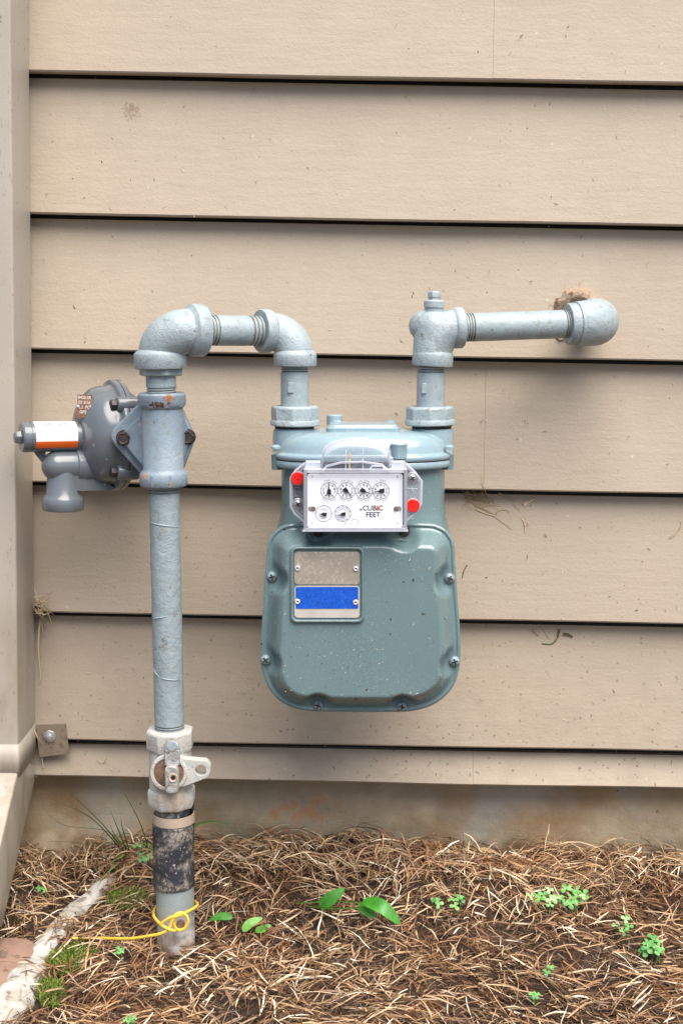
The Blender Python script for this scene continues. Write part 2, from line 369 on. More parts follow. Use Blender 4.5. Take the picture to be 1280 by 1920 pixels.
for i in range(len(zr) - 1):
    j = joints.get(i)
    if j:
        xj = V(j, rows_px[i] - 80 if i else 1430, -.015).x
        board(XL, xj - .00012, zr[i], zr[i + 1]); board(xj + .00012, XR, zr[i] + .0002, zr[i + 1])
    else: board(XL, XR, zr[i], zr[i + 1])
mb = MB(); mb.box((0, .106, 1.6), (3, 0, 0), (0, .1, 0), (0, 0, 1.508)); mb.build('lap_shade_sheathing', M['black'], wall)  # sheathing coloured black to stand for shade under each lap
# foundation with a rough cast face
fx = np.linspace(-3, 3, 601); fz = np.linspace(-.3, zr[0] + .10, 44); X, Z = np.meshgrid(fx, fz)
Y = .0215 + .0025 * np.sin(X * 9) * np.sin(Z * 23 + X * 3) + .0012 * np.sin(X * 37 + Z * 60) - .022 * (1 / (1 + np.exp((Z - .012 - .006 * np.sin(X * 5)) * 220))) * (X < -.15) * 1.2
vv = np.stack([X, Y, Z], -1).reshape(-1, 3); nx = len(fx); mb = MB()
mb.add([tuple(p) for p in vv], [(j * nx + i, j * nx + i + 1, (j + 1) * nx + i + 1, (j + 1) * nx + i) for j in range(len(fz) - 1) for i in range(nx - 1)])
mb.build('foundation', M['conc'], wall, ang=180)

# ------------------------------------------------------------------ downspout
base = V(38, 1460, -.11)
ds = thing('downspout', 'tan rectangular metal downspout with its elbow kicking out at the bottom left', 'downspout', (base.x - .05, -.06, 0))
yb, yf = -.0235, -.112
xb = (V(55, 130, yb).x + V(68, 1455, yb).x) / 2; xR = lambda z: V(66, 1400, yb).x + (z - .15) * (V(55, 130, yb).x - V(66, 1400, yb).x) / (V(55, 130, yb).z - V(66, 1400, yb).z)
DW = .078
zs = V(38, 1458, yf).z
def drect(x1, z, y0, y1, dz0=0, r=.0028):         # rounded section ring; y0 wall side, y1 camera side
    o = []
    for cx, cy, a0 in ((x1 - r, y0 - r, 0), (x1 - DW + r, y0 - r, 90), (x1 - DW + r, y1 + r, 180), (x1 - r, y1 + r, 270)):
        for i in range(5):
            an = R(a0 + 90 * i / 4); o.append(Vector((cx + r * math.cos(an), cy + r * math.sin(an), z)))
    return o
mb = MB(); rr = [drect(xR(z), z, yb, yf) for z in (zs - .002, .3, .8, 1.6, 3.0)]; mb.rings(rr, caps=(0, 1)); mb.build('pipe_body', M['spout'], ds)
# elbow: slants toward the camera
mb = MB(); rr = []; e0 = drect(xR(zs) - .0008, zs, yb - .0008, yf + .0008); dv = Vector((0, -.84, -.54))
for l_ in (-.02, 0, .06, .17, .20):
    row = []
    for p in e0:
        f_ = (p.y - yb) / (yf - yb); zc = .086 + (.128 - .086) * f_
        row.append(Vector((p.x, p.y, zc + .02)) if l_ < 0 else Vector((p.x, p.y, zc)) + dv * l_)
    rr.append(row)
mb.rings(rr, caps=(0, 0)); o = mb.build('elbow', M['spout'], ds, ang=25); o.modifiers.new('s', 'SOLIDIFY').thickness = .001
# strap and bracket
zt, zb_ = V(20, 1397, yf - .002).z, V(20, 1458, yf - .002).z
mb = MB(); x1 = xR(zt); r = drect(x1 + .0006, zt, yb, yf - .0006); i_ = [p for p in r]
mb.rings([[Vector((p.x, p.y, zb_)) for p in r], [Vector((p.x, p.y, zt)) for p in r]], caps=(0, 0)); o = mb.build('strap', M['spout'], ds)
md = o.modifiers.new('s', 'SOLIDIFY'); md.thickness = .0005; md.offset = 1
mb = MB(); yp = -.0245
pl = [V(66, 1360, yp), V(123, 1357, yp), V(130, 1414, yp), V(74, 1421, yp)]
mb.prism(pl, (0, .0014, 0)); fl = mb.build('bracket', M['bracket'], ds, bevel=.0004)
c = V(93, 1381, yp - .0005); mb = MB()
mb.lathe(c, (0, -1, 0), [(0, .0075), (.0012, .0072), (.0016, .005)], 24); mb.lathe(c, (0, -1, 0), [(.0015, .0046), (.005, .0046), (.0056, .0035)], 6)
mb.build('screw', M['steel'], fl, bevel=.0003)

# ------------------------------------------------------------------ fittings
def seg_of(p, q, prof, **k):
    p, q = Vector(p), Vector(q); return p, (q - p).normalized(), (q - p).length
def pipe(name, p, q, r, m, parent, th=(0, 0), n=4, rough=0):
    p, q = Vector(p), Vector(q); L = (q - p).length; pr = [(0, r - .0004)]
    if th[0]: pr = threads(0, th[0], r - .0002, n)
    k = 14
    pr += [(th[0] + (L - th[0] - th[1]) * i / k, r + rough * random.uniform(-1, 1)) for i in range(1 if th[0] == 0 else 0, k + 1)]
    if th[1]: pr += threads(L - th[1], L, r - .0002, n)
    mb = MB(); mb.lathe(p, q - p, pr, 48, caps=(1, 1))
    for j in range(len(pr) - 1):
        if min(pr[j][1], pr[j + 1][1]) < r - .0009 and (pr[j][0] < th[0] + .0001 or pr[j][0] > L - th[1] - .0001):
            for i in range(48): mb.m[j * 48 + i] = 1
    return mb.build(name, [m, M['groove']], parent, ang=50)
def elbow(name, p, dp, q, dq, r, rc, m, parent, lc=.016, lcq=None, bulge=1.0):
    """cast elbow: opening at p looking along dp, opening at q looking along dq (both point outward)"""
    p, q, dp, dq = Vector(p), Vector(q), Vector(dp).normalized(), Vector(dq).normalized(); lcq = lcq or lc
    a, b = p - dp * lc * .7, q - dq * lcq * .7
    k = (a - b).length * .42
    mb = MB(); mb.tube(bez(a, a - dp * k, b - dq * k, b, 22), [r * (1 + .04 * bulge * math.sin(math.pi * i / 22)) for i in range(23)], 40)
    for o_, d_, l_ in ((p, dp, lc), (q, dq, lcq)):
        mb.lathe(o_, -d_, [(0, rc * .80), (0, rc * .965), (.0012, rc), (l_ * .8, rc), (l_ * .92, rc * .985), (l_ * 1.12, r * 1.01), (l_ * 1.2, r * .96)], 44)
    return mb.build(name, m, parent, ang=40)
def screw(name, c, a, r, parent, m='greybolt', cross=True, rot=20, h=.6):
    mb = MB(); a_, u, w = frame_of(a); c = Vector(c); m_ = M[m]
    mb.lathe(c, a, [(-.002, r * .8), (0, r), (h * r * .35, r * .98), (h * r * .75, r * .75), (h * r, r * .4)], 24)
    if cross:
        for k in (0, 90):
            d = (u * math.cos(R(rot + k)) + w * math.sin(R(rot + k))); e = a_.cross(d)
            mb.box(c + a_ * (h * r * .82), d * (r * .58), e * (r * .13 + .0001 * (k > 0)), a_ * (h * r * .24 + .00004 * (k > 0)), m=1)
    return mb.build(name, [m_, M['slot']], parent, ang=45)
YR, YM = -.19, -.15
u = lambda n, px, py, y: n / S(px, py, y)

# riser assembly -------------------------------------------------------------
gp = G(330, 1778); rz = thing('riser_pipe', 'tall grey gas riser pipe coming out of the straw, dark tar wrap low down', 'pipe', (V(330, 1775, YR).x, YR, V(330, 1775, YR).z))
A_, B_ = V(307.5, 903, YR), V(318, 1374, YR)
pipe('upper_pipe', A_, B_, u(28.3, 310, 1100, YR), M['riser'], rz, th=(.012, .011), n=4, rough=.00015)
# paint drip lines on the riser
mb = MB(); rr_ = u(28.3, 310, 1100, YR)
def ring_arc(p0, axis, r, a0, a1, dz, n=14):
    a, uu, ww = frame_of(axis); return [Vector(p0) + a * (dz * i / n) + (uu * math.cos(R(a0 + (a1 - a0) * i / n)) + ww * math.sin(R(a0 + (a1 - a0) * i / n))) * r for i in range(n + 1)]
ax = (A_ - B_).normalized()
for (pyy, a0, a1, dz) in ((1148, 95, 20, -.004), (1270, 150, 60, .004), (1262, 60, 20, .008), (985, 160, 20, .006)):
    pc = A_ + (B_ - A_) * ((pyy - 903) / 471)
    _a, uu, ww = frame_of(ax); # turn so 90 deg faces the camera
    off = math.degrees(math.atan2(Vector((0, -1, 0)).dot(ww), Vector((0, -1, 0)).dot(uu))) - 90
    mb = MB(); mb.tube(ring_arc(pc, ax, rr_, a0 + off, a1 + off, dz), [.0002 + .0007 * math.sin(math.pi * i / 14) for i in range(15)], 6); mb.build('paint_drip', M['riser'], rz)
# coated part
ca, cb, cc = V(323, 1512, YR), V(326, 1664, YR), V(331, 1800, YR)
p1, p2 = V(324, 1541, YR), V(326, 1660, YR); L = (p2 - p1).length; r0 = u(39, 326, 1600, YR)
pf = [(0, r0 * .93), (.0015, r0 * .975)]
for i in range(24):
    t = .0015 + (L - .003) * (i + 1) / 25; f_ = t / L
    pf.append((t, r0 * (.98 + .018 * f_ - (.025 * math.exp(-((f_ - .55) / .03) ** 2)) + random.uniform(-.004, .004))))
pf += [(L - .001, r0), (L, r0 * .975), (L + .0004, r0 * .93)]
mb = MB(); mb.lathe(p1, p2 - p1, pf, 56); mb.build('tar_wrap', M['coat'], rz, ang=50)
mb = MB(); mb.lathe(ca, p1 - ca, [(0, u(33, 323, 1520, YR)), ((p1 - ca).length + .002, u(33, 323, 1520, YR))], 40); mb.build('coupling', M['coat'], rz)
b1, b2 = V(326, 1524, YR), V(326.5, 1541, YR); r_ = u(38.5, 326, 1530, YR); Lb = (b2 - b1).length
mb = MB(); mb.lathe(b1, b2 - b1, [(0, r_ - .0012), (0, r_), (Lb, r_), (Lb, r_ - .0012)], 48, caps=(0, 0)); mb.build('plastic_band', M['band'], rz)
mb = MB(); mb.box(V(362, 1536, YR + .004), (.0006, 0, 0), (0, .006, 0), (0, 0, .020)); mb.build('wrap_tail', M['black'], rz)
pipe('lower_sleeve', V(327.5, 1655, YR), cc, u(35.3, 330, 1700, YR), M['lowpipe'], rz)

# valve ------------------------------------------------------------------------
vb = V(321, 1514, YR)
va = thing('shutoff_valve', 'whitish cast gas shutoff valve with lock ear on the riser pipe', 'valve', vb)
def lathe_px(mb, pts, y, ph=0, seg=40, m=0, d=(0, 0)):           # profile by (cx, py, r px); axis from first to last
    P0 = V(pts[0][0], pts[0][1], y); P1 = V(pts[-1][0], pts[-1][1], y); a = (P1 - P0).normalized()
    mb.lathe(P0, a, [((V(cx, py, y) - P0).dot(a), r / S(cx, py, y)) for cx, py, r in pts], seg, m, ph)
mb = MB()
lathe_px(mb, [(318, 1367, 30), (318, 1366, 42), (318, 1370, 46), (319, 1398, 46), (319, 1404, 43), (319, 1408, 38)], YR, ph=R(22.5), seg=8)
lathe_px(mb, [(319, 1402, 38), (319, 1420, 39.5), (320, 1450, 40.5), (321, 1480, 40.5)], YR)
lathe_px(mb, [(321, 1474, 39), (321, 1477, 44), (321, 1480, 46), (322, 1502, 46), (322, 1511, 42), (322, 1513, 34)], YR, ph=R(22.5), seg=8)
mb.build('body', M['valve'], va, bevel=.0012)
fy = YR - u(40, 320, 1450, YR)
def disc_poly(cx, cy, r, n=28, a0=0, a1=360):
    return [(cx + r * math.cos(R(a0 + (a1 - a0) * i / n)), cy - r * math.sin(R(a0 + (a1 - a0) * i / n))) for i in range(n + 1)]
# lock ear ring: outline with hole bridged
out = disc_poly(317, 1450, 34.5, 30, 50, 308) + disc_poly(376, 1444, 18.5, 12, -62, 62)[0:]
hole = disc_poly(376, 1445, 10.5, 24)[:-1]
def plate_with_hole(outer, hole, y, dy, mats, name, parent, bevel=.0008):
    import bmesh
    bm = bmesh.new(); o0 = ORG[parent.name]; ed = []
    for loop in (outer, hole):
        vs = [bm.verts.new(V(px, py, y) - o0) for px, py in loop]
        ed += [bm.edges.new((vs[i], vs[(i + 1) % len(vs)])) for i in range(len(vs))]
    r = bmesh.ops.triangle_fill(bm, edges=ed, use_beauty=True)
    fs = [g for g in r['geom'] if isinstance(g, bmesh.types.BMFace)]
    ex = bmesh.ops.extrude_face_region(bm, geom=fs); vs = [g for g in ex['geom'] if isinstance(g, bmesh.types.BMVert)]
    bmesh.ops.translate(bm, vec=(0, dy, 0), verts=vs); bmesh.ops.recalc_face_normals(bm, faces=bm.faces)
    me = bpy.data.meshes.new(name); bm.to_mesh(me); bm.free(); me.materials.append(mats); me.shade_smooth(); me.set_sharp_from_angle(angle=R(40))
    o = bpy.data.objects.new(name, me); COL.objects.link(o); o.parent = parent; ORG[o.name] = o0
    b = o.modifiers.new('bevel', 'BEVEL'); b.width = bevel; b.segments = 2; b.limit_method = 'ANGLE'; b.angle_limit = R(38); return o
plate_with_hole(out, hole, fy - .006, .012, M['valve'], 'lock_ear', va)
c_ = V(316, 1450, fy - .0062)
kv = u(1, 316, 1450, fy); mb = MB(); mb.lathe(c_, (0, -1, 0), [(-.003, 35 * kv), (.0002, 35 * kv), (.0016, 33.5 * kv), (.0018, 29.5 * kv), (.0008, 28 * kv), (.0003, 27.6 * kv)], 48, caps=(0, 0)); mb.build('valve_ring', M['valve'], va, ang=50)
mb = MB(); mb.lathe(c_, (0, -1, 0), [(-.002, 27.3 * kv), (.0001, 27.3 * kv), (.0004, 26.5 * kv), (.0006, .002)], 40); mb.build('core_plug', M['rust'], va)
mb = MB(); hy = fy - .0075
up = [(309, 1434), (308, 1398), (311, 1389), (318, 1384.5), (327, 1385), (334, 1391), (337.5, 1400), (338, 1434)]
mb.prism([V(x, y, hy) for x, y in up], (0, -.005, 0))
tg = mb.build('handle', M['tang'], va, bevel=.0012)
mb = MB(); lo = [(311, 1438), (314, 1432), (325, 1430), (334, 1433), (336.5, 1440), (336, 1480), (330, 1483), (318, 1483), (312, 1479)]
mb.prism([V(x, y, hy) for x, y in lo], (0, -.012, 0)); mb.build('handle_block', M['tang'], tg, bevel=.0015)
mb = MB(); mb.lathe(V(324.5, 1459, hy - .012), (0, -1, 0), [(0, .005), (.0008, .005), (.0012, .0042), (.0004, .0028), (0, .0022)], 24); mb.build('pin_eye', M['band'], tg)
mb = MB(); mb.lathe(V(324.5, 1459, hy - .0124), (0, -1, 0), [(0, .0024), (.0001, .0024)], 16); mb.build('pin_hole', M['slot'], tg)
mb = MB(); mb.lathe(V(322, 1399, hy - .005), (0, -1, 0), [(0, .0058), (.0007, .0054), (.0008, .001)], 24); mb.build('stamp_boss', M['fitting'], tg, bevel=.0003)

# regulator ------------------------------------------------------------------------
rg = thing('gas_regulator', 'grey gas pressure regulator with round diaphragm housing left of the riser', 'regulator', V(307, 905, YR))
mb = MB()
lathe_px(mb, [(303, 737, 28), (303, 736, 41), (303, 740, 45), (303.5, 757, 45), (304, 762, 42), (304, 767, 38), (306, 878, 38), (306.5, 884, 42), (306.5, 888, 45), (307, 906, 45), (307, 911, 42), (307, 912, 28)], YR, ph=R(22.5), seg=48)
tee = mb.build('tee_body', M['tee'], rg, bevel=.0)
mb = MB()
lathe_px(mb, [(303, 738, 42), (303, 735, 44), (303.5, 760, 44.6), (304, 764, 43)], YR, ph=R(22.5), seg=8)
mb.build('hex_collar', M['tee'], rg, bevel=.0012); mb = MB()
lathe_px(mb, [(306.5, 884, 43), (306.5, 887, 46), (307, 908, 46), (307, 912, 43)], YR, ph=R(22.5), seg=8)
mb.build('hex_collar', M['tee'], rg, bevel=.0012)
fp = [(262, 753), (213, 803), (208, 813), (208, 823), (213, 833), (262, 888), (340, 888), (361, 834), (363, 822), (361, 810), (340, 765)]
mb = MB(); mb.prism([V(x, y, -.168) for x, y in fp], (0, .013, 0)); 
# web between tee and flange
for sx, x0, x1 in ((-1, 225, 275), (1, 335, 358)):
    mb.prism([V(x1 if sx < 0 else x0, 764, -.186), V(x0 + 4 if sx < 0 else x1 - 4, 812, -.172), V(x0 + 4 if sx < 0 else x1 - 4, 830, -.172), V(x1 if sx < 0 else x0, 884, -.186)], (0, .014, 0))
mb.build('mount_flange', M['tee'], rg, bevel=.002)
for (bx, by) in ((233, 821), (352, 819)):
    mb = MB(); c = V(bx, by, -.170); a_ = Vector((0, -1, 0)); rb = u(13.5, bx, by, -.18)
    mb.lathe(c, a_, [(0, rb * 1.02), (.0065, rb * 1.02), (.0085, rb * .86), (.0082, rb * .72), (.0076, rb * .7)], 6, phase=R(12)); mb.lathe(c, a_, [(.0, rb * 1.15), (.0015, rb * 1.15)], 24)
    mb.build('bolt', M['bolt'], rg, bevel=.0005)
th = R(26); ax = Vector((-math.cos(th), -math.sin(th), 0)); C0 = V(215, 816, -.10)
nz_ = Vector((0, 0, 1)); nn = ax.cross(nz_).normalized()
if nn.y > 0: nn = -nn                              # toward the camera side
k = 1 / S(215, 816, -.10)
mb = MB()
mb.lathe(C0, ax, [(-.040, 20 * k), (-.036, 50 * k), (-.018, 80 * k), (-.008, 88 * k), (-.0065, 102 * k), (-.005, 104 * k), (-.001, 104 * k), (-.0004, 102 * k)], 64)
mb.build('rear_housing', M['reg'], rg)
mb = MB()
mb.lathe(C0, ax, [(-.0003, 101 * k), (.0004, 104 * k), (.0045, 104 * k), (.0060, 102 * k), (.0066, 97 * k), (.0075, 94.5 * k), (.013, 93 * k), (.019, 92 * k), (.027, 87 * k), (.034, 76 * k), (.039, 60 * k), (.042, 40 * k), (.0425, 10 * k)], 64)
dome = mb.build('diaphragm_housing', M['reg'], rg, ang=50)
for an in (40, 140, -40, -140):
    d = nn * math.cos(R(an)) + nz_ * math.sin(R(an)); c = C0 + d * (96 * k)
    mb = MB(); mb.lathe(c, ax, [(-.013, 13 * k), (-.012, 15 * k), (.010, 15 * k), (.0115, 13 * k)], 20); mb.box(C0 + d * (86 * k), ax * .010, d * (10 * k), ax.cross(d) * (15 * k)); lug = mb.build('bolt_lug', M['reg'], rg, bevel=.0008)
    mb = MB(); mb.lathe(c, ax, [(.0115, 10.5 * k), (.017, 10.5 * k), (.018, 9 * k)], 6); mb.build('bolt', M['bolt'], lug, bevel=.0004)
# neck from flange to housing
mb = MB(); mb.lathe(V(280, 820, -.156), V(245, 818, -.11) - V(280, 820, -.156), [(0, 34 * k), (.03, 36 * k), (.05, 45 * k)], 32); mb.build('neck', M['reg'], rg)
# spring tube
Ct = C0 + nz_ * (0 * k) + nn * (8 * k)
mb = MB(); rt = 27.5 * k
mb.lathe(Ct, ax, [(.02, rt * 1.02), (.044, rt * 1.02), (.060, rt), (.0955, rt), (.0958, rt * .96), (.0968, rt * .96), (.097, rt * 1.0), (.1035, rt * 1.0), (.105, rt * .93)], 48)
st = mb.build('spring_tube', M['reg'], rg, ang=30)
mb = MB(); mb.lathe(Ct + ax * .105, ax, [(0, 14 * k), (.006, 12 * k), (.0075, 9 * k)], 6, phase=R(10)); mb.build('tube_cap', M['reg'], st, bevel=.001)
def patch(t0, t1, a0, a1, r, m, name, parent, n=16):
    v = []; f = []
    for j, t in enumerate((t0, t1)):
        for i in range(n + 1):
            an = R(a0 + (a1 - a0) * i / n); v.append(Ct + ax * t + (nn * math.cos(an) + nz_ * math.sin(an)) * r)
    for i in range(n): f.append((i, i + 1, n + 2 + i, n + 1 + i))
    mb = MB(); mb.add(v, f); return mb.build(name, m, parent, ang=180)
lab = patch(.047, .0925, -13, 92, rt + .0004, M['white'], 'sticker', st); patch(.047, .0925, -42, -13, rt + .0004, M['orange'], 'orange_strip', lab)
mb = MB(); t = .058
while t < .081:
    w = random.choice((.0004, .0007, .0010)); v = []
    for tt in (t, t + w):
        for an in (52, 60, 68): v.append(Ct + ax * tt + (nn * math.cos(R(an)) + nz_ * math.sin(R(an))) * (rt + .0007))
    mb.add(v, [(0, 1, 4, 3), (1, 2, 5, 4)]); t += w + random.choice((.0005, .0008, .0012))
mb.build('barcode', M['ink'], lab, smooth=False)
# vent body under the tube
Cv = C0 - nz_ * (54 * k) + nn * (10 * k)
mb = MB(); rv = 29 * k
sp = [(.006, rv * 1.18), (.040, rv * 1.16), (.0405, rv * 1.12), (.0465, rv * 1.12), (.047, rv)]
sp += [(.064 + .0 * i, rv) for i in range(1)] + [(.066 + rv * math.sin(R(a)), max(rv * math.cos(R(a)), .0004)) for a in range(10, 91, 10)]
mb.lathe(Cv, ax, sp, 40)
cd_ = Cv + ax * .060
mb.lathe(cd_, (0, 0, -1), [(0, rv * .9), (.010, rv * .98), (.030, rv * 1.08), (.034, rv * 1.26), (.036, rv * 1.32), (.047, rv * 1.32), (.0485, rv * 1.26), (.0485, rv * 1.0), (.044, rv * .95)], 40)
q = lambda t, z: C0 + ax * t + nz_ * (z * k) + nn * (2 * k)
qq = lambda t, z: C0 + ax * t + nz_ * (z * k) + nn * (16 * k)
mb.prism([qq(.058, -50), qq(.058, -99), qq(.010, -100), qq(.006, -95), qq(.018, -82), qq(.030, -74), qq(.036, -50)], nn * (18 * k))
mb.prism([q(.046, -10), q(.046, -60), q(.028, -60), q(.028, -10)], nn * (22 * k))
mb.build('vent_body', M['reg'], rg, bevel=.001, ang=35)
mb = MB(); mb.prism([q(.078, -24), q(.092, -25), q(.082, -48), q(.078, -46)], nn * .0015); mb.build('seal_tab', M['reg'], rg)
# name plate on the dome, tilted like the dome
from mathutils.bvhtree import BVHTree
bv = BVHTree.FromPolygons([v.co for v in dome.data.vertices], [tuple(p.vertices) for p in dome.data.polygons]); o0 = ORG[rg.name]
hp, hn, _, _ = bv.ray_cast(CAM - o0, (V(161, 762, -.15) - CAM).normalized()); pc = hp + o0
if hn.y > 0: hn = -hn
pn = (ax * .62 + nn * .62 + nz_ * .10).normalized(); pc = pc + pn * .0035
pu = nz_.cross(pn).normalized(); pw = pn.cross(pu)
if pu.x < 0: pu = -pu
hw, hh = 15.0 * k, 21 * k
mb = MB(); mb.prism([pc + pu * (a * hw) + pw * (b * hh) for a, b in ((-1, -1), (1, -1), (1, 1), (-1, 1))], -pn * .0012); np_ = mb.build('name_plate', M['tagplate'], rg)
mb = MB()
for i, (s_, dx) in enumerate((('8420-SR', 0), ('03 5/16', 0), ('1.3  PC', .0), ('GP2', -.12))):
    text(mb, s_, 8.0 * k, pc + pn * .0003 + pw * (hh * (.78 - .42 * i) - .0004) + pu * (hw * dx), pu, pw, bold=.02)
mb.build('stamped_text', M['tagink'], np_, smooth=False, recalc=False)
for s_ in (-1, 1):
    mb = MB(); mb.lathe(pc + pu * (hw * .9 * s_), pn, [(0, .0016), (.0008, .0012)], 12); mb.build('rivet', M['rivet'], np_)

# inlet loop ------------------------------------------------------------------------
ip = thing('inlet_pipework', 'pale grey gas piping looping from the riser over to the meter, two elbows', 'pipe', V(303, 738, YR))
YE = -.15
mb = MB(); k = 1 / S(303, 715, YR)
pipe('short_nipple', V(301, 699, YR), V(303, 742, YR), 28.3 * k, M['pipe'], ip, th=(.0, .010), n=4)
mb = MB(); lathe_px(mb, [(301, 688, 36), (301, 691, 42), (301.3, 702, 42), (301.3, 704, 39)], YR, ph=R(8), seg=6); mb.build('bushing', M['fitting'], ip, bevel=.0008)
H0, H1 = V(381, 619, YR + .004), V(487, 620, YE - .004); hd = (H1 - H0).normalized()
eo = V(301, 691, YR)
elbow('elbow', eo, V(301.3, 700, YR) - eo, H0, hd, 40.5 * k, 49 * k, M['fitting'], ip, lc=.0175, lcq=.0155)
k2 = 1 / S(500, 620, YE)
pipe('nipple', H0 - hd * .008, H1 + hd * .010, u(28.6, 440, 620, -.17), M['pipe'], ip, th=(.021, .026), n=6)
eq = V(553, 686, YE)
elbow('elbow', eq, V(553, 700, YE) - eq, H1, -hd, 34.5 * k2, 40.5 * k2, M['fitting'], ip, lc=.0145, lcq=.0125)
pipe('drop_nipple', V(552.6, 683, YE), V(552.4, 764, YE), 26.5 * k2, M['pipe'], ip, th=(.008, 0), n=3)
mb = MB(); c = V(545, 727, YE - 26 * k2)
mb.prism([c + Vector((a * 6 * k2, .0012, b * 10 * k2)) for a, b in rrect(1, 1, .35)], (0, -.0024, 0)); mb.build('cast_badge', M['pipe'], ip, bevel=.0007)
def union(cx, parent, top=760, bot=798):
    mb = MB(); lathe_px(mb, [(cx, top + 2, 27), (cx, top, 41), (cx, top + 4, 45.5), (cx, bot - 10, 45.5), (cx, bot - 9, 43)], YE, ph=R(4), seg=8); n = mb.build('union_nut', M['fitting'], parent, bevel=.001)
    mb = MB(); lathe_px(mb, [(cx, bot - 12, 40), (cx, bot - 11, 45.5), (cx, bot - 8, 47), (cx, bot - 2, 47), (cx, bot, 44), (cx, bot, 30)], YE, seg=48); mb.build('rim', M['fitting'], n)
union(553, ip)

# outlet ------------------------------------------------------------------------
op = thing('outlet_pipework', 'pale grey gas piping from the meter into the wall on the right, plug on top', 'pipe', V(810, 798, YE))
k3 = 1 / S(810, 620, YE)
union(806, op, 761, 797)
pipe('rise_nipple', V(808, 684, YE), V(806.5, 765, YE), 26.5 * k3, M['pipe'], op, th=(.008, 0), n=3)
mb = MB(); c = V(795, 728, YE - 24 * k3)
mb.prism([c + Vector((a * 5 * k3, .0012, b * 10 * k3)) for a, b in rrect(1, 1, .35)], (0, -.0024, 0)); mb.build('cast_badge', M['pipe'], op, bevel=.0007)
O0, O1 = V(866, 614, YE + .002), V(1063, 607, -.125); od = (O1 - O0).normalized(); ev = V(810, 686, YE)
elbow('elbow', ev, V(809, 700, YE) - ev, O0, od, 34.5 * k3, 38.5 * k3, M['fitting'], op, lc=.0145, lcq=.0095)
mb = MB(); a_ = Vector((-.75, .66, 0)); mb.lathe(V(805, 611, YE), a_, [(0, 31 * k3), (.006, 31 * k3), (.013, 28 * k3), (.019, 20 * k3), (.0215, 8 * k3)], 32); 
lathe_px(mb, [(810, 664, 36.5), (811, 614, 36), (811, 604, 34.5), (811.5, 594, 30), (812, 588, 23), (812.5, 584, 17.5), (813, 577, 17.5), (813.5, 576, 19.5), (814, 565, 19.5), (814, 562, 17)], YE, seg=28)
mb.build('tee_boss', M['fitting'], op)
mb = MB(); lathe_px(mb, [(814, 565, 10), (814, 561.5, 12), (814, 561, 10.8), (814, 559.5, 12), (814, 559, 10.8), (814, 557.5, 12.6), (814, 548, 13), (814, 545.5, 11)], YE, seg=6, ph=R(10)); mb.build('top_plug', M['pipe'], op, bevel=.0004)
pipe('long_nipple', O0 - od * .006, O1 + od * .008, u(26.7, 960, 610, -.14), M['pipe'], op, th=(.017, .014), n=6, rough=.0001)
k4 = 1 / S(1110, 605, -.12)
Wq = V(1121, 601, -.10); Wq = Vector((Wq.x, -.050, Wq.z))
elbow('wall_elbow', Wq, (0, 1, 0), O1, -od, 41 * k4, 38.5 * k4, M['fitting'], op, lc=.010, lcq=.0135, bulge=2.2)
pipe('wall_pipe', Wq - Vector((0, .006, 0)), Vector((Wq.x, .01, Wq.z)), 27 * k4, M['pipe'], op, th=(.012, 0), n=4)
# mould line round the wall elbow and its top
mb = MB(); rng = []
for i in range(40):
    an = 2 * math.pi * i / 40; r = .031 + random.uniform(-.004, .005)
    rng.append((Wq.x - .008 + r * math.cos(an) * 1.15, Wq.z + .003 + r * math.sin(an)))
R3 = []
for s_, y in ((1.0, -.004), (1.0, -.0125), (.88, -.018), (.70, -.017), (.55, -.008)):
    R3.append([Vector((Wq.x - .008 + (x - Wq.x + .008) * s_ + random.uniform(-.001, .001), y - .003 * random.random() , Wq.z + (z - Wq.z) * s_)) for x, z in rng])
mb.rings(R3, caps=(0, 1)); so_ = mb.build('wall_sealant', M['sealant'], op, ang=60)

# ------------------------------------------------------------------ gas meter
gm = thing('gas_meter', 'blue grey enamelled gas meter with white dial index and plastic cover', 'gas meter', V(675, 1336, YM))
YF = -.222                                   # flange plane of the front cover
opx = [(570, 981), (536, 984), (516, 995), (503, 1014), (499, 1046), (496.5, 1075), (494, 1115), (491, 1166), (488, 1215), (488, 1240), (493, 1265), (503, 1290), (518, 1309), (540, 1324), (565, 1331.5), (600, 1334.5), (675, 1335.5), (752, 1335), (785, 1331), (815, 1320), (840, 1300), (855, 1275), (862, 1245), (863, 1215), (861, 1166), (857, 1115), (853.5, 1060), (851, 1020), (840, 998), (822, 986), (795, 981.5), (680, 980)]
OL = [Vector((p.x, p.y, 0)) for p in spline([(a, b, 0) for a, b in opx], 12, True)]
oc = np.array([(p.x, p.y) for p in OL]); cen = np.array([675., 1150.])
scr = np.array([(596, 996), (757, 996), (510, 1081), (843, 1084), (498, 1237), (852, 1240), (596, 1322), (753, 1324)], float)
def dist_outline(P):
    a = oc; b = np.roll(oc, -1, 0); best = np.full(len(P), 1e9)
    for i in range(0, len(a)):
        e = b[i] - a[i]; w = P - a[i]; t = np.clip((w @ e) / (e @ e + 1e-9), 0, 1); best = np.minimum(best, np.hypot(*(w - t[:, None] * e).T))
    return best
ss = lambda x: np.clip(x, 0, 1) ** 2 * (3 - 2 * np.clip(x, 0, 1))
tt = np.concatenate([np.linspace(1, .86, 26), np.linspace(.85, .1, 62)])
P = np.concatenate([cen + (oc - cen) * t for t in tt]); d = dist_outline(P)
HD = .025; h = HD * ss((d - 8) / 34) ** .85
for s_ in scr:
    ds_ = np.hypot(P[:, 0] - s_[0], P[:, 1] - s_[1]); h *= ss((ds_ - 13) / 22)
h += .0012 * ss(1 - abs(d - 4) / 4)                                                       # rolled bead at the rim
mb = MB(); mb.v = [tuple(V(x, y, YF) + Vector((0, -q_, 0))) for (x, y), q_ in zip(P, h)]
n = len(oc); f = []
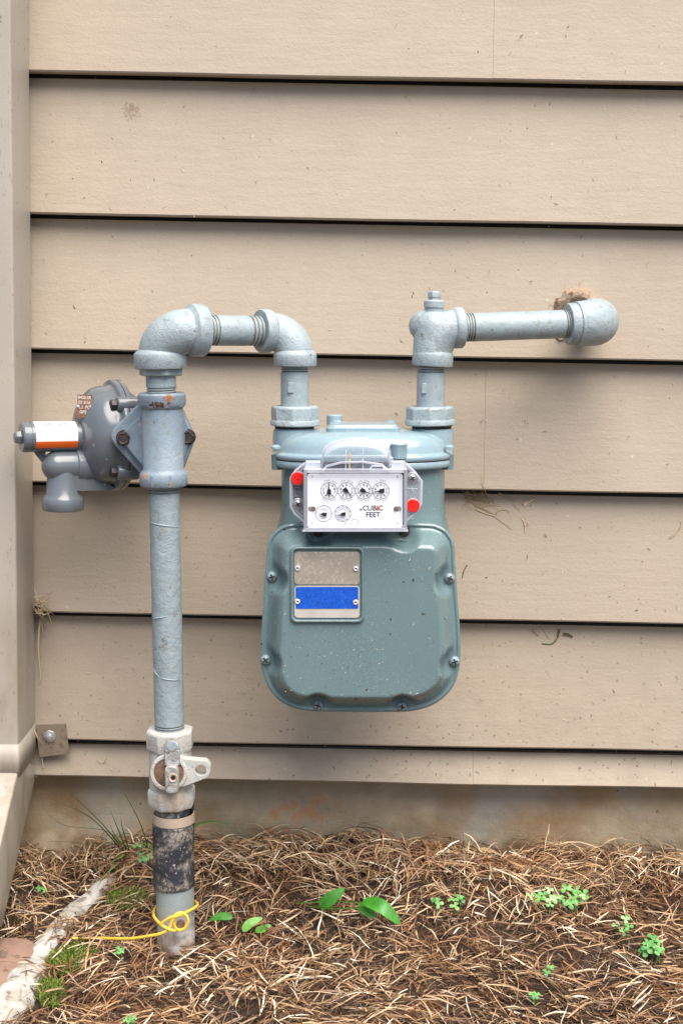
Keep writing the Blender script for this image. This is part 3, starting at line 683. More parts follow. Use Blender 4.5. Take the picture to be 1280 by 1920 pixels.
for j in range(len(tt) - 1):
    for i in range(n):
        k_ = (i + 1) % n; f.append((j * n + i, j * n + k_, (j + 1) * n + k_, (j + 1) * n + i))
f.append(tuple((len(tt) - 1) * n + i for i in range(n))); mb.f = f; mb.m = [0] * len(f)
ring0 = [V(x, y, YF) for x, y in oc]; mb.rings([ring0, [p + Vector((0, .004, 0)) for p in ring0]], caps=(0, 0))
mb.build('front_cover', M['meter'], gm, ang=75)
mb = MB(); Fr = []
for (w_, hh_, dd) in ((70.5, 73, -.001), (69.5, 72, .0016), (68, 70.5, .0034), (66, 68.5, .0040), (64.3, 66.8, .0034), (63.4, 65.9, .0016), (63, 65.5, .0004)):
    Fr.append([V(613.3 + a, 1096.5 - b, YF - HD - dd) for a, b in rrect(w_, hh_, 12 - (70.5 - w_) * .6, 7)])
mb.rings(Fr, caps=(0, 1)); mb.build('plate_frame', M['meter'], gm, ang=60)
def oscale(s, y, dyp=0): return [V(cen[0] + (a - cen[0]) * s, cen[1] + (b - cen[1]) * s, YF) + Vector((0, y - YF, 0)) for a, b in oc]
mb = MB(); mb.rings([oscale(.985, YF + .0042), oscale(.985, YF + .0060)], caps=(0, 0)); mb.build('gasket', M['black'], gm)
mb = MB(); mb.rings([oscale(.93, YF + .0062), oscale(.997, YF + .0062), oscale(.997, YF + .011), oscale(.965, YF + .013), oscale(.955, YF + .06), oscale(.95, YF + .105), oscale(.90, YF + .125), oscale(.5, YF + .13)], caps=(0, 1))
mb.build('lower_body', M['meter'], gm, ang=50)
for i, (a, b) in enumerate(scr):
    if i < 2: screw('cover_screw', V(a, b, YF - .006), (0, -1, -.05), .0062, gm, 'bolt', rot=30 + 15 * i, h=.9)
    else: screw('cover_screw', V(a, b, YF - .0012), (0, -1, 0), u(9.6, a, b, YF), gm, rot=random.uniform(0, 80), h=.75)
# upper body and lid: superellipse sections
o_, ux, uz = FR(680, 860, YM)
def sup(cx, py, wpx, dep, nexp=2.8, y=YM, n=96, dz=0, yc=0):
    c = V(cx, py, y) + uz * dz; w = wpx / S(cx, py, y); o = []
    for i in range(n):
        a = 2 * math.pi * i / n; ca_, sa = math.cos(a), math.sin(a)
        o.append(c + ux * (w * math.copysign(abs(ca_) ** (2 / nexp), ca_)) + Vector((0, yc + dep * math.copysign(abs(sa) ** (2 / nexp), sa), 0)))
    return o
mb = MB(); mb.rings([sup(680, 1040, 164, .058, 3), sup(680, 985, 160, .058, 3), sup(680, 966, 155, .056, 3), sup(680, 940, 152.5, .055, 3), sup(680, 860, 152.5, .055, 3)]); mb.build('upper_body', M['meter'], gm)
# flange lip + dome
zt_ = V(680, 852, YM - .07)                   # front lip top edge
py0 = 850
def LD(s, dz, dep=.068, ne=2.5): return sup(679.5, py0, 167 * s, dep * s, ne, dz=dz)
mb = MB(); mb.rings([LD(.955, -.0125), LD(.99, -.0115), LD(1.0, -.0095), LD(1.0, -.0058), LD(.99, -.0045)]); mb.build('lower_flange', M['lid'], gm, ang=50)
mb = MB(); mb.rings([LD(.985, -.0047), LD(.985, -.0033)]); mb.build('lid_gasket', M['black'], gm)
mb = MB(); mb.rings([LD(.99, -.0035), LD(1.005, -.0025), LD(1.008, .0005), LD(1.0, .0022), LD(.975, .0032), LD(.955, .0036), LD(.95, .0048), LD(.935, .0105), LD(.90, .0165), LD(.83, .0215), LD(.72, .0243), LD(.5, .0262), LD(.2, .0268)]); lid = mb.build('top_cover', M['lid'], gm, ang=60)
for cx in (552, 809):
    mb = MB(); lathe_px(mb, [(cx, 850, 41), (cx, 815, 41), (cx, 806, 40), (cx, 803, 37), (cx, 801, 36)], YM, seg=48); mb.build('boss', M['lid'], gm)
    mb = MB(); lathe_px(mb, [(cx, 806, 37), (cx, 790, 37)], YM, seg=40); mb.build('washer', M['slot'], gm)
def topplate(cx, py, y, hw_, hd_, th, m, name, rr=.008):
    c = V(cx, py, y); mb = MB(); pts = rrect(hw_, hd_, rr, 6)
    r = lambda s, dz: [c + ux * (a * s) + Vector((0, b * s, 0)) + uz * dz for a, b in pts]
    mb.rings([r(1, -.006), r(1, th * .5), r(.96, th * .6), r(.90, th), r(.5, th * 1.08)]); return mb.build(name, m, lid, ang=45)
tp = topplate(680, 806, YM - .005, .0385, .030, .0072, M['lid'], 'cap_plate')
for (a, b, y) in ((626, 798, YM - .024), (737, 799, YM - .024), (632, 790, YM + .015), (733, 790, YM + .015)):
    mb = MB(); mb.lathe(V(a, b + 3, y), uz, [(0, .0052), (.0015, .0052), (.0028, .0038), (.0033, .001)], 20); mb.build('cap_screw', M['lid'], lid)
mb = MB(); lathe_px(mb, [(627, 812, 15), (627, 779, 15), (627, 777, 13)], YM + .028, seg=28); mb.build('top_boss', M['lid'], lid)
mb = MB(); lathe_px(mb, [(733, 800, 8), (733, 789, 8), (733, 787, 6)], YM + .03, seg=20); mb.build('top_boss', M['lid'], lid)
mb = MB(); lathe_px(mb, [(748, 859, 14.5), (748, 838, 14.5), (748, 833, 16.5), (748, 831, 15.5), (748, 831, 11)], YM - .062, seg=28); mb.build('front_boss', M['lid'], lid)
for (a, b) in ((517, 838), (842, 838)):
    mb = MB(); mb.lathe(V(a, b + 3, YM - .030), uz, [(0, .005), (.002, .005), (.0038, .003), (.0042, .001)], 16); mb.build('lid_screw', M['lid'], lid)
    mb = MB(); x = a + (2 if a < 600 else -2); mb.lathe(V(x, 880, YM - .022), uz, [(0, .0055), (.016, .006)], 16); mb.build('screw_lug', M['meter'], lid)
# name plates
NP = YF - HD - .0004
def rr_plate(mb, x0, y0, x1, y1, r, yy, th, m=0):
    c = ((x0 + x1) / 2, (y0 + y1) / 2); mb.prism([V(c[0] + a, c[1] - b, yy) for a, b in rrect((x1 - x0) / 2, (y1 - y0) / 2, r)], (0, th, 0), m)
mb = MB(); rr_plate(mb, 551.5, 1035, 674, 1096.3, 7, NP - .0012, .001); pa = mb.build('name_plate', M['alu'], gm, bevel=.0002); pa['label'] = 'bare scratched aluminium plate'
mb = MB(); rr_plate(mb, 552, 1098.3, 674, 1158.5, 7, NP - .0012, .001); rr_plate(mb, 554.3, 1100.8, 671.3, 1141.5, 2.5, NP - .0016, .0003, 1); pb = mb.build('name_plate', [M['silver'], M['blue']], gm); pb['label'] = 'blue printed plate with plain lower strip'
for (a, b, par) in ((557.5, 1065.5, pa), (667, 1066.5, pa), (557.5, 1128, pb), (666.5, 1129.5, pb)):
    mb = MB(); c = V(a, b, NP - .0016); rv_ = u(5.2, a, b, NP)
    mb.lathe(c, (0, -1, 0), [(0, rv_), (.0008, rv_ * .9), (.0013, rv_ * .6), (.0008, rv_ * .35)], 20); mb.lathe(c, (0, -1, 0), [(.0002, rv_ * .36), (.00085, rv_ * .36)], 12, m=1); mb.build('rivet', [M['rivet'], M['slot']], par)
# index ------------------------------------------------------------------------
YI = -.262
oi, ix, iz = FR(665, 940, YI)
def I(px, py, y=YI): return V(px, py, y)
mb = MB()                                                      # back box
rr_plate(mb, 574, 886, 757, 990, 4, YI + .006, .03); mb.build('index_box', M['black'], gm)
mb = MB(); rr_plate(mb, 576, 888, 755, 988.5, 5, YI + .0035, .0012); fc = mb.build('dial_plate', M['face'], gm, bevel=.0002)
YD = YI + .0033; ki = 1 / S(665, 940, YD)
mb = MB()
def ringpx(mb, cx, cy, r, w, y=YD, n=40, a0=0, a1=360, m=0):
    c = V(cx, cy, y); v = []; f = []
    for i in range(n + 1):
        a = R(a0 + (a1 - a0) * i / n); d_ = ix * math.cos(a) + iz * math.sin(a); v += [c + d_ * ((r - w / 2) * ki), c + d_ * ((r + w / 2) * ki)]
    for i in range(n): f.append((2 * i, 2 * i + 1, 2 * i + 3, 2 * i + 2))
    mb.add(v, f, m)
def arctext(mb, st, cx, cy, r, size, span, top=True, m=0):
    n_ = len(st)
    for i, ch in enumerate(st):
        if ch == ' ': continue
        f_ = (i - (n_ - 1) / 2) / max(n_ - 1, 1); a = R(90 - span * f_) if top else R(270 + span * f_)
        d_ = ix * math.cos(a) + iz * math.sin(a); upv = d_ if top else -d_; rt_ = ix * upv.dot(iz) - iz * upv.dot(ix)
        text(mb, ch, size * ki, V(cx, cy, YD) + d_ * (r * ki), rt_, upv, m)
def kof(px, py): return (570 + px * 195 / 1280, 885 + py * 110 / 722)
dials = [(307, 232, '1,000,000', True, 96), (520, 232, '100,000', False, 140), (733, 232, '10,000', True, 113), (944, 232, '1,000', False, 187)]
hand_dir = [95, -41, -24, 188]
for (dx, dy, nm, rev, _), ha in zip(dials, hand_dir):
    cx, cy = kof(dx, dy); r0 = 15.4
    ringpx(mb, cx, cy, r0, .75)
    for i in range(10):
        an = 90 - 36 * i * (-1 if rev else 1); d_ = ix * math.cos(R(an)) + iz * math.sin(R(an)); c = V(cx, cy, YD)
        text(mb, str(i), 6.6 * ki, c + d_ * (10.9 * ki), ix, iz, bold=.01)
        mb.add([c + d_ * (14.6 * ki) - ix * 0 + (iz.cross(d_)) * 0 + e * .00022 for e in (ix * math.sin(R(an)) * -1 + iz * math.cos(R(an)), ix * math.sin(R(an)) - iz * math.cos(R(an)))] + [c + d_ * (16.6 * ki) + e * .00022 for e in (ix * math.sin(R(an)) - iz * math.cos(R(an)), ix * math.sin(R(an)) * -1 + iz * math.cos(R(an)))], [(0, 1, 2, 3)])
    arctext(mb, nm, cx, cy, 19.3, 5.2, 11.2 * (len(nm) - 1), True, 1)
    arctext(mb, 'PER REV', cx, cy, 19.3, 4.6, 72, False, 1)
    c = V(cx, cy, YD - .00005)
for (dx, dy) in ((240, 512), (475, 512)):
    cx, cy = kof(dx, dy); ringpx(mb, cx, cy, 15.2, .7)
    if dx > 300:
        ringpx(mb, cx, cy, 12.2, .5, m=1)
    ringpx(mb, cx, cy, 8, .4, a0=40, a1=140, m=1); arctext(mb, 'TEST', cx, cy + .5, 7.8, 3.2, 90, False, 1); ringpx(mb, cx, cy, 9.6, .3, m=1)
    for i in range(4 if dx < 300 else 10):
        an = 90 - (90 if dx < 300 else 36) * i; d_ = ix * math.cos(R(an)) + iz * math.sin(R(an)); e = (ix * -math.sin(R(an)) + iz * math.cos(R(an))) * .0002; c = V(cx, cy, YD)
        ra = 13.6 if dx < 300 else 12.2; mb.add([c + d_ * (ra * ki) - e, c + d_ * (ra * ki) + e, c + d_ * (16 * ki) + e, c + d_ * (16 * ki) - e], [(0, 1, 2, 3)])
ringpx(mb, *kof(621, 620), 6.3, .7, m=1)
x, y = kof(845, 447); text(mb, 'CUBIC', 13.2 * ki, V(x, y, YD), ix, iz, bold=.012); x, y = kof(848, 528); text(mb, 'FEET', 13.2 * ki, V(x, y, YD), ix, iz, bold=.012)
mb.build('dial_printing', [M['ink'], M['grayink']], fc, smooth=False, recalc=False)
mb = MB(); x, y = kof(911, 444)
for a in range(5): mb.box(V(x, y, YD - .0004) , (ix * math.cos(R(36 * a)) + iz * math.sin(R(36 * a))) * (2.9 * ki), (0, .00015 + a * .00001, 0), (-ix * math.sin(R(36 * a)) + iz * math.cos(R(36 * a))) * (.7 * ki))
mb.build('orange_mark', M['orange'], fc, smooth=False)
mb = MB(); x, y = kof(698, 462); mb.lathe(V(x, y, YD), (0, -1, 0), [(0, 2 * ki), (.0003, 1.6 * ki)], 12); mb.build('green_mark', M['grass'], fc)
allh = [(kof(dx, dy), ha, 15, 1) for (dx, dy, *_), ha in zip(dials, hand_dir)] + [(kof(240, 520), 175, 8, .85), (kof(475, 520), 192, 10, .85)]
for (cx, cy), ha, ln, sc_ in allh:
    mb = MB(); c = V(cx, cy, YD - .0012); d_ = ix * math.cos(R(ha)) + iz * math.sin(R(ha)); e = -ix * math.sin(R(ha)) + iz * math.cos(R(ha))
    mb.lathe(c, (0, -1, 0), [(-.001, 3.6 * ki * sc_), (.0008, 3.4 * ki * sc_)], 14)
    mb.prism([c - d_ * (7.4 * ki * sc_) - e * (3.8 * ki * sc_), c - d_ * (5.6 * ki * sc_) + e * (4.6 * ki * sc_), c + d_ * (1 * ki) + e * (3.2 * ki * sc_), c + d_ * (4.5 * ki) + e * (1.0 * ki), c + d_ * (ln * ki) + e * (.35 * ki), c + d_ * (ln * ki) - e * (.35 * ki), c + d_ * (4.5 * ki) - e * (1.0 * ki), c + d_ * (1 * ki) - e * (3.2 * ki * sc_)], (0, -.0005, 0))
    mb.build('dial_hand', M['ink'], fc)
for (a, b) in ((584.5, 954), (745, 954)):
    mb = MB(); rr_plate(mb, a - 7, b - 4.6, a + 7, b + 4.6, 4, YD - .0001, .0006); mb.lathe(V(a + (3 if a < 600 else -3), b, YD - .0002), (0, -1, 0), [(0, 4.2 * ki), (.001, 3.6 * ki)], 16, m=1); mb.build('plate_screw', [M['steel'], M['rust']], fc)
for (a, b) in ((585, 893), (745, 893), (585, 981), (745, 981), (648, 981)):
    mb = MB(); mb.lathe(V(a, b, YD), (0, -1, 0), [(0, 2.0 * ki), (.0004, 1.4 * ki)], 12); mb.build('plate_rivet', M['silver'], fc)
# clear cover: window frame (four bars), thin pane, side walls
cv = []
mb = MB(); Y0, Y1 = YI - .003, YI + .036
for (x0, y0, x1, y1) in ((569, 880, 575.5, 996), (757, 880, 763, 996), (575.5, 880, 757, 886.5), (575.5, 989.5, 757, 996)):
    rr_plate(mb, x0, y0, x1, y1, .6, Y0, Y1 - Y0)
cvr = mb.build('clear_cover', M['clear2'], gm, bevel=.0004)
mb = MB(); rr_plate(mb, 575.5, 886.5, 757, 989.5, .6, Y0 + .0005, .0008); pn_ = mb.build('window_pane', clear('pane_plastic', (.9, .9, .93), .0, .05), cvr)
mb = MB(); rr_plate(mb, 573, 985, 759, 986.5, .3, Y0 - .0008, .001); rr_plate(mb, 573, 991, 759, 992.2, .3, Y0 - .0008, .001); rr_plate(mb, 566.5, 994.5, 765, 997, .6, Y0 - .001, .008); mb.build('cover_rim', M['clear2'], cvr)
# ears
YE2 = -.236
earL = [(572, 868), (554, 882), (545, 896), (545, 950), (552, 963), (572, 980)]; earR = [(760, 868), (778, 886), (790, 902), (789, 945), (778, 962), (760, 978)]
for e in (earL, earR):
    mb = MB(); mb.prism([V(a, b, YE2) for a, b in e], (0, .004, 0)); ear = mb.build('cover_ear', M['clear'], cvr, bevel=.0006)
    mb = MB(); mb.tube([V(a, b, YE2 - .0035) for a, b in e], .0013, 8); mb.tube([V(a, b, YE2) for a, b in e], .0010, 6); cx_ = sum(a for a, _ in e) / 6
    mb.tube([V(cx_ + (a - cx_) * .72, 924 + (b - 924) * .82, YE2 - .0008) for a, b in e], .0007, 6)
    mb.build('ear_rib', M['clear2'], ear)
for (a, b, r) in ((558, 896.5, 12.2), (774, 947.5, 12.2)):
    k_ = 1 / S(a, b, YE2)
    mb = MB(); mb.lathe(V(a, b, YE2 - .0005), (0, -1, 0), [(0, (r + 1.6) * k_), (.0035, (r + 1.6) * k_), (.0035, (r + .2) * k_)], 28, caps=(0, 0)); cup = mb.build('seal_cup', M['clear2'], cvr)
    mb = MB(); mb.lathe(V(a, b, YE2 - .003), (0, -1, 0), [(0, r * k_), (.0034, r * k_), (.0038, (r - 1) * k_), (.0036, 2.2 * k_), (.0042, 1.6 * k_), (.0044, .5 * k_)], 28); mb.build('red_seal', M['red'], cvr)
for (a, b) in ((558.5, 945), (772.5, 896)):
    k_ = 1 / S(a, b, YE2); mb = MB(); mb.lathe(V(a, b, YE2), (0, -1, 0), [(-.003, 11 * k_), (.0008, 11.3 * k_), (.0014, 10 * k_)], 28); mb.build('screw_washer', M['steel'], cvr)
    screw('cover_fixing_screw', V(a, b, YE2 - .001), (0, -1, 0), 8.6 * k_, cvr, 'steel', rot=35, h=.7)
mb = MB(); rr_plate(mb, 549, 908, 567, 936, 1, YE2 + .0045, .01); mb.build('ear_backing', M['slot'], cvr)
mb = MB()
for seg_ in (((553, 914), (562, 914), (562, 918)), ((553, 914), (553, 930), (562, 930)), ((557, 921), (562, 921), (562, 926))): mb.tube([V(a, b, YE2 + .004) for a, b in seg_], .0006, 6)
mb.build('ear_mark', M['clear2'], cvr); mb = MB()
for seg_ in (((764, 915), (772, 917), (782, 916)), ((772, 912), (774, 922))): mb.tube([V(a, b, YE2 - .0004) for a, b in seg_], .0006, 6)
mb.build('ear_mark', M['clear2'], cvr)
# hood: an arched clear box standing over the index
def arch(s, y, lift=0, n=18):
    o = [V(602, 886, y), V(606, 856, y)]
    for i in range(n + 1):
        t_ = i / n; a = R(165 - 150 * t_); o.append(V(667 + 62 * math.cos(a) / math.cos(R(15)) * 1.0, 847 - (25 - lift) * (math.sin(a) - math.sin(R(15))) / (1 - math.sin(R(15))), y))
    return o + [V(728, 856, y), V(732, 886, y)]
A0, A1, A2 = arch(1, YI + .004), arch(1, YI + .016, 0), arch(1, YI + .036, 2)
A0 = [p + uz * (-.007 if 1 < i < len(A0) - 2 else 0) for i, p in enumerate(A0)]
mb = MB(); mb.rings([A0, A1, A2], caps=(1, 0), closed=False); hood = mb.build('hood', M['hood'], cvr, ang=50, recalc=False)
hood.modifiers.new('s', 'SOLIDIFY').thickness = .0012
mb = MB()
for x in (648, 680): mb.tube([V(x, 885, YI + .003), V(x, 862, YI + .003), V(x, 842, YI + .009)], .0006, 6)
mb.tube([V(604, 884, YI + .0025), V(612, 874, YI + .0025), V(640, 867, YI + .0025), V(680, 866, YI + .0025), V(715, 871, YI + .0025), V(730, 884, YI + .0025)], .0012, 8)
mb.tube(A1, .0012, 8); mb.tube(A2, .0010, 8)
mb.build('hood_rib', M['clear2'], hood)
mb = MB(); rr_plate(mb, 606, 866, 728, 886, 3, YI + .009, .012); mb.build('hood_interior', mat('dark_mechanism', (.015, .022, .026), .4, masks=[([('noise', (90, .5, .6))], (.16, .2, .24), .6)]), hood)
mb = MB(); mb.tube([V(655, 884, YI + .008), V(655.5, 850, YI + .012)], .0010, 8); mb.build('yellow_spindle', M['wire'], hood)
mb = MB(); mb.tube([V(693, 881, YI + .008), V(697, 874, YI + .008), V(716, 874, YI + .008), V(724, 881, YI + .008)], .0011, 8); mb.tube([V(693, 883, YI + .008), V(724, 883, YI + .008)], .0008, 8); mb.build('drive_arm', M['face'], hood)
# shoulder blocks of the cover beside the hood
mb = MB(); rr_plate(mb, 572, 867, 601, 881, 1.5, YI + .006, .022); mb.build('cover_shoulder', M['clear2'], cvr, bevel=.0006); mb = MB(); rr_plate(mb, 733, 867, 760, 881, 1.5, YI + .006, .022); mb.build('cover_shoulder', M['clear2'], cvr, bevel=.0006)

# ------------------------------------------------------------------ yellow wire
wy = YR - .026
wp = [(133, 1766, None), (178, 1765, .02), (240, 1761, -.222), (285, 1755, -.235), (305, 1750, -.238), (317, 1741, -.238), (322, 1728, -.237), (329, 1716, -.236), (340, 1712.5, -.234), (350, 1719, -.234), (352, 1731, -.234), (345, 1742, -.234), (334, 1744.5, -.234), (327, 1737, -.235), (326, 1727, -.2355), (332, 1719, -.2365), (341, 1716.5, -.237)]
pts = []
for a, b, y in wp:
    if y is None or y > 0: g = G(a, b + 3); pts.append(g + Vector((0, 0, .005)))
    else: pts.append(V(a, b, y))
wireo = MB(); wireo.tube(spline(pts, 8), .0017, 10)
wrap = [V(300, 1734, -.234), V(318, 1722, -.237), V(335, 1717, -.235), V(352, 1710, -.226), V(366, 1702, -.208), V(370, 1696, -.19), V(360, 1690, -.162), V(328, 1690, -.160), V(296, 1700, -.168), V(288, 1712, -.19), V(290, 1722, -.215), V(302, 1735, -.234), V(318, 1744, -.240), V(328, 1746, -.238)]
wireo.tube(spline(wrap, 8), .0017, 10)
o = wireo.build('tracer_wire', M['wire'], None, org=V(330, 1745, wy), ang=60); tag(o, 'yellow insulated wire looped round the base of the riser pipe', 'wire')
mb = MB(); mb.lathe(V(339, 1732, -.222), (0, -1, .1), [(0, .0045), (.008, .0045), (.010, .0035)], 14); o = mb.build('sleeve_stud', M['rust'], rz)

# ------------------------------------------------------------------ slab, edging stones
sp = thing('splash_slab', 'reddish brown slab end at the lower left under the downspout elbow', 'slab', G(20, 1830))
del ORG[sp.name]; bpy.data.objects.remove(sp)
q = [G(62, 1772), G(40, 1830), G(-10, 1885), G(-150, 1960), G(-260, 1800), G(-60, 1764)]
zz = sum(p.z for p in q[:3]) / 3 + .006; c = sum(q, Vector()) / len(q)
q2 = spline([(p.x, p.y, zz) for p in q], 6, True); q2 = [p + Vector((random.uniform(-.001, .001), random.uniform(-.001, .001), 0)) for p in q2]
mb = MB(); mb.rings([[p - Vector((0, 0, .05)) for p in q2], [p for p in q2], [c * .04 + p * .96 + Vector((0, 0, .002 - c.z * .04 + zz * .04 - .0)) for p in q2], [Vector((c.x * .5 + p.x * .5, c.y * .5 + p.y * .5, zz + .0025)) for p in q2]])
o = mb.build('splash_slab', M['slab'], None, org=(c.x, c.y, zz), ang=60); tag(o, 'reddish brown slab at the lower left edge below the downspout', 'slab')
from mathutils import noise as mnoise
def stone(pts, rads, label, seed):
    rs = random.Random(seed); P_ = []
    for (a, b) in pts: g = G(a, b); P_.append(Vector((g.x, g.y, float(gz(g.x, g.y)) - .003)))
    C_ = spline(P_, 22); n_ = len(C_); rings = []
    for i, c in enumerate(C_):
        f_ = i / (n_ - 1) * (len(rads) - 1); j = min(int(f_), len(rads) - 2); r = (rads[j] * (1 - f_ + j) + rads[j + 1] * (f_ - j)) / 1780
        e = min(i, n_ - 1 - i); r *= (.35, .75, .93)[e] if e < 3 else 1
        T = (C_[min(i + 1, n_ - 1)] - C_[max(i - 1, 0)]).normalized(); sd_ = Vector((T.y, -T.x, 0)).normalized(); rr = []
        for k_ in range(44):
            an = 2 * math.pi * k_ / 44; q_ = c + sd_ * (math.cos(an) * r) + Vector((0, 0, math.sin(an) * r)); w = 1 + .30 * mnoise.noise(q_ * 40) + .10 * mnoise.noise(q_ * 120) + .04 * mnoise.noise(q_ * 320)
            rr.append(c + sd_ * (math.cos(an) * r * w * 1.05) + Vector((0, 0, math.sin(an) * r * w * .75)))
        rings.append(rr)
    mb = MB(); mb.rings(rings); o = mb.build('garden_edging', M['stone'], None, org=P_[len(P_) // 2], ang=70)
    tag(o, label, 'edging')
stone([(212, 1640), (184, 1668), (150, 1700), (118, 1728), (92, 1765), (66, 1800), (42, 1842), (12, 1885), (-30, 1935)], [12, 20, 22, 21, 25, 23, 31, 37, 40], 'low dirty grey edging curving to the bottom left corner, partly buried in straw', 1)

# ------------------------------------------------------------------ strands (straw, moss, clippings)
def strands(name, P0, D, Lg, Wd, curl, tone, m, nseg=4, lift=None, fold=.35, droop=None):
    """ribbons: base points P0 (n,3), directions D (n,3), bent sideways by curl; per-strand tone"""
    n = len(P0); t = np.linspace(0, 1, nseg + 1)
    side = np.cross(D, np.tile([0, 0, 1.], (n, 1))); side /= (np.linalg.norm(side, axis=1, keepdims=True) + 1e-9)
    up = np.cross(side, D); ph = NR.uniform(0, 2 * np.pi, n)
    C = P0[:, None] + D[:, None] * (Lg[:, None] * t)[..., None] + side[:, None] * ((curl * Lg)[:, None] * (t ** 2))[..., None] + side[:, None] * ((.022 * Lg)[:, None] * np.sin(t * 7 + ph[:, None]))[..., None]
    if lift is not None: C[..., 2] += (lift * Lg)[:, None] * (4 * t * (1 - t)) * 1.0
    if droop is not None: C[..., 2] -= (droop * Lg)[:, None] * t ** 2
    ws = side * np.cos(ph)[:, None] + up * np.sin(ph)[:, None]; wn = np.cross(D, ws)
    w = (Wd[:, None] * (1 - .75 * t ** 3) * (.55 + .45 * np.minimum(1, t * 5)))[..., None]
    a = C + ws[:, None] * w; b = C + wn[:, None] * w * fold; c = C - ws[:, None] * w
    Vv = np.stack([a, b, c], 2).reshape(-1, 3); k_ = (nseg + 1) * 3
    base = (np.arange(n) * k_)[:, None, None] + (np.arange(nseg) * 3)[None, :, None]
    q = np.concatenate([base + np.array([0, 1, 4, 3]), base + np.array([1, 2, 5, 4])], 1).reshape(-1)
    me = bpy.data.meshes.new(name); me.vertices.add(len(Vv)); me.vertices.foreach_set('co', Vv.reshape(-1))
    nf = len(q) // 4; me.loops.add(len(q)); me.loops.foreach_set('vertex_index', q.astype(np.int32)); me.polygons.add(nf)
    me.polygons.foreach_set('loop_start', np.arange(0, nf * 4, 4, dtype=np.int32)); me.update(calc_edges=True); me.validate()
    at = me.attributes.new('tone', 'FLOAT', 'POINT'); at.data.foreach_set('value', np.repeat(tone, k_).astype(np.float32))
    me.materials.append(m); me.shade_smooth(); o = bpy.data.objects.new(name, me); COL.objects.link(o); return o
def covered(x, y):                     # where straw may not lie: slab, pipe, stones
    r = np.ones(len(x), bool)
    r &= np.hypot(x - gp.x, y + .19) > .021
    return r
slabpoly = [(p.x, p.y) for p in q2]
sx0, sx1, sy0, sy1 = min(p[0] for p in slabpoly), max(p[0] for p in slabpoly), min(p[1] for p in slabpoly), max(p[1] for p in slabpoly)
stones_c = [o for o in COL.objects if o.name.startswith('garden_edging')]
sv = np.concatenate([np.array([(o.matrix_basis @ v.co)[:2] for v in o.data.vertices]) for o in stones_c])
def near_stone(x, y, thr=.009):
    out = np.zeros(len(x), bool)
    for i in range(0, len(sv), 9): out |= np.hypot(x - sv[i, 0], y - sv[i, 1]) < thr
    return out
def scatter(n, xr, yr, pw=1.):
    x = NR.uniform(*xr, n); d = NR.uniform(0, 1, n) ** pw; y = .014 - (.014 - yr[0]) * d
    return x, np.clip(y, yr[0], .012)
def straw_layer(name, n, xr, ymin, L0, L1, w0, w1, h0, h1, tone_mu, tone_sd, pw=1., seed=0, pitch=.18, nseg=4, lift=(.02, .18)):
    x, y = scatter(n, xr, (ymin, 0), pw)
    flow = 1.2 * np.sin(x * 11 + seed) + 1.1 * np.sin(y * 17 + x * 5 + seed * 2) + .35 * np.sin(x * 31 - y * 23)
    th_ = flow * .8 + NR.normal(0, .75, n) + np.pi * (NR.random(n) > .5)
    ph = NR.normal(.02, pitch, n); Lg = NR.uniform(L0, L1, n) * NR.uniform(.6, 1.2, n)
    cx = x; keep = covered(x, y) & ~((x > sx0 - .0) & (x < sx1 - .005) & (y > sy0) & (y < sy1) & (NR.random(n) < .95)) & ~(near_stone(x, y) & (NR.random(n) < .05 + .75 * (np.sin(y * 62 + 2.2) > .1)))
    hh_ = NR.uniform(h0, h1, n) * (.35 + .85 * np.sin(x * 29 + 2 * np.sin(y * 33)) ** 2)
    z = gz(x, y) + hh_
    D = np.stack([np.cos(th_) * np.cos(ph), np.sin(th_) * np.cos(ph), np.sin(ph)], 1)
    # centre each strand on its point, follow the slope of the ground
    e = .01; gx = (gz(x + e, y) - gz(x - e, y)) / (2 * e); gy = (gz(x, np.minimum(y + e, 0)) - gz(x, y - e)) / (2 * e)
    D[:, 2] += gx * D[:, 0] + gy * D[:, 1]; D /= np.linalg.norm(D, axis=1, keepdims=True)
    P0 = np.stack([x, y, z], 1) - D * (Lg * .5)[:, None]
    tip = P0 + D * Lg[:, None]
    over = np.maximum(P0[:, 1], tip[:, 1]) - .014                  # keep ends out of the wall
    P0[:, 1] -= np.clip(over, 0, None)
    # keep clear of the riser
    for s_ in (.0, .25, .5, .75, 1):
        q_ = P0 + D * (Lg * s_)[:, None]; keep &= np.hypot(q_[:, 0] - gp.x, q_[:, 1] + .19) > .0195
    tone = np.clip(NR.normal(tone_mu, tone_sd, n) + .14 * np.sin(x * 13 + seed) * np.sin(y * 19), 0, 1)
    Wd = NR.uniform(w0, w1, n)
    k_ = keep
    return tag(strands(name, P0[k_], D[k_], Lg[k_], Wd[k_], (NR.normal(0, .07, n) + NR.normal(0, .25, n) * (NR.random(n) > .8))[k_], tone[k_], M['straw'], nseg, lift=NR.uniform(*lift, n)[k_]), kind='stuff')
EDGE = (-.75, .75)
straw_layer('straw_litter', 26000, EDGE, -.62, .004, .020, .0004, .0013, -.004, .006, .17, .15, seed=1, nseg=3)  # deepest strands toned dark, shade of the pile put into their colour
straw_layer('straw_mulch', 26000, EDGE, -.62, .008, .040, .0003, .0010, -.002, .011, .38, .25, seed=2, lift=(0, .1))
straw_layer('loose_straw', 8500, EDGE, -.62, .010, .055, .0004, .0011, .003, .012, .68, .24, seed=3, pitch=.2, lift=(0, .1))
straw_layer('straw_heap', 3000, EDGE, -.075, .015, .06, .0004, .0009, .003, .017, .52, .22, seed=5, pitch=.3, lift=(.0, .2))

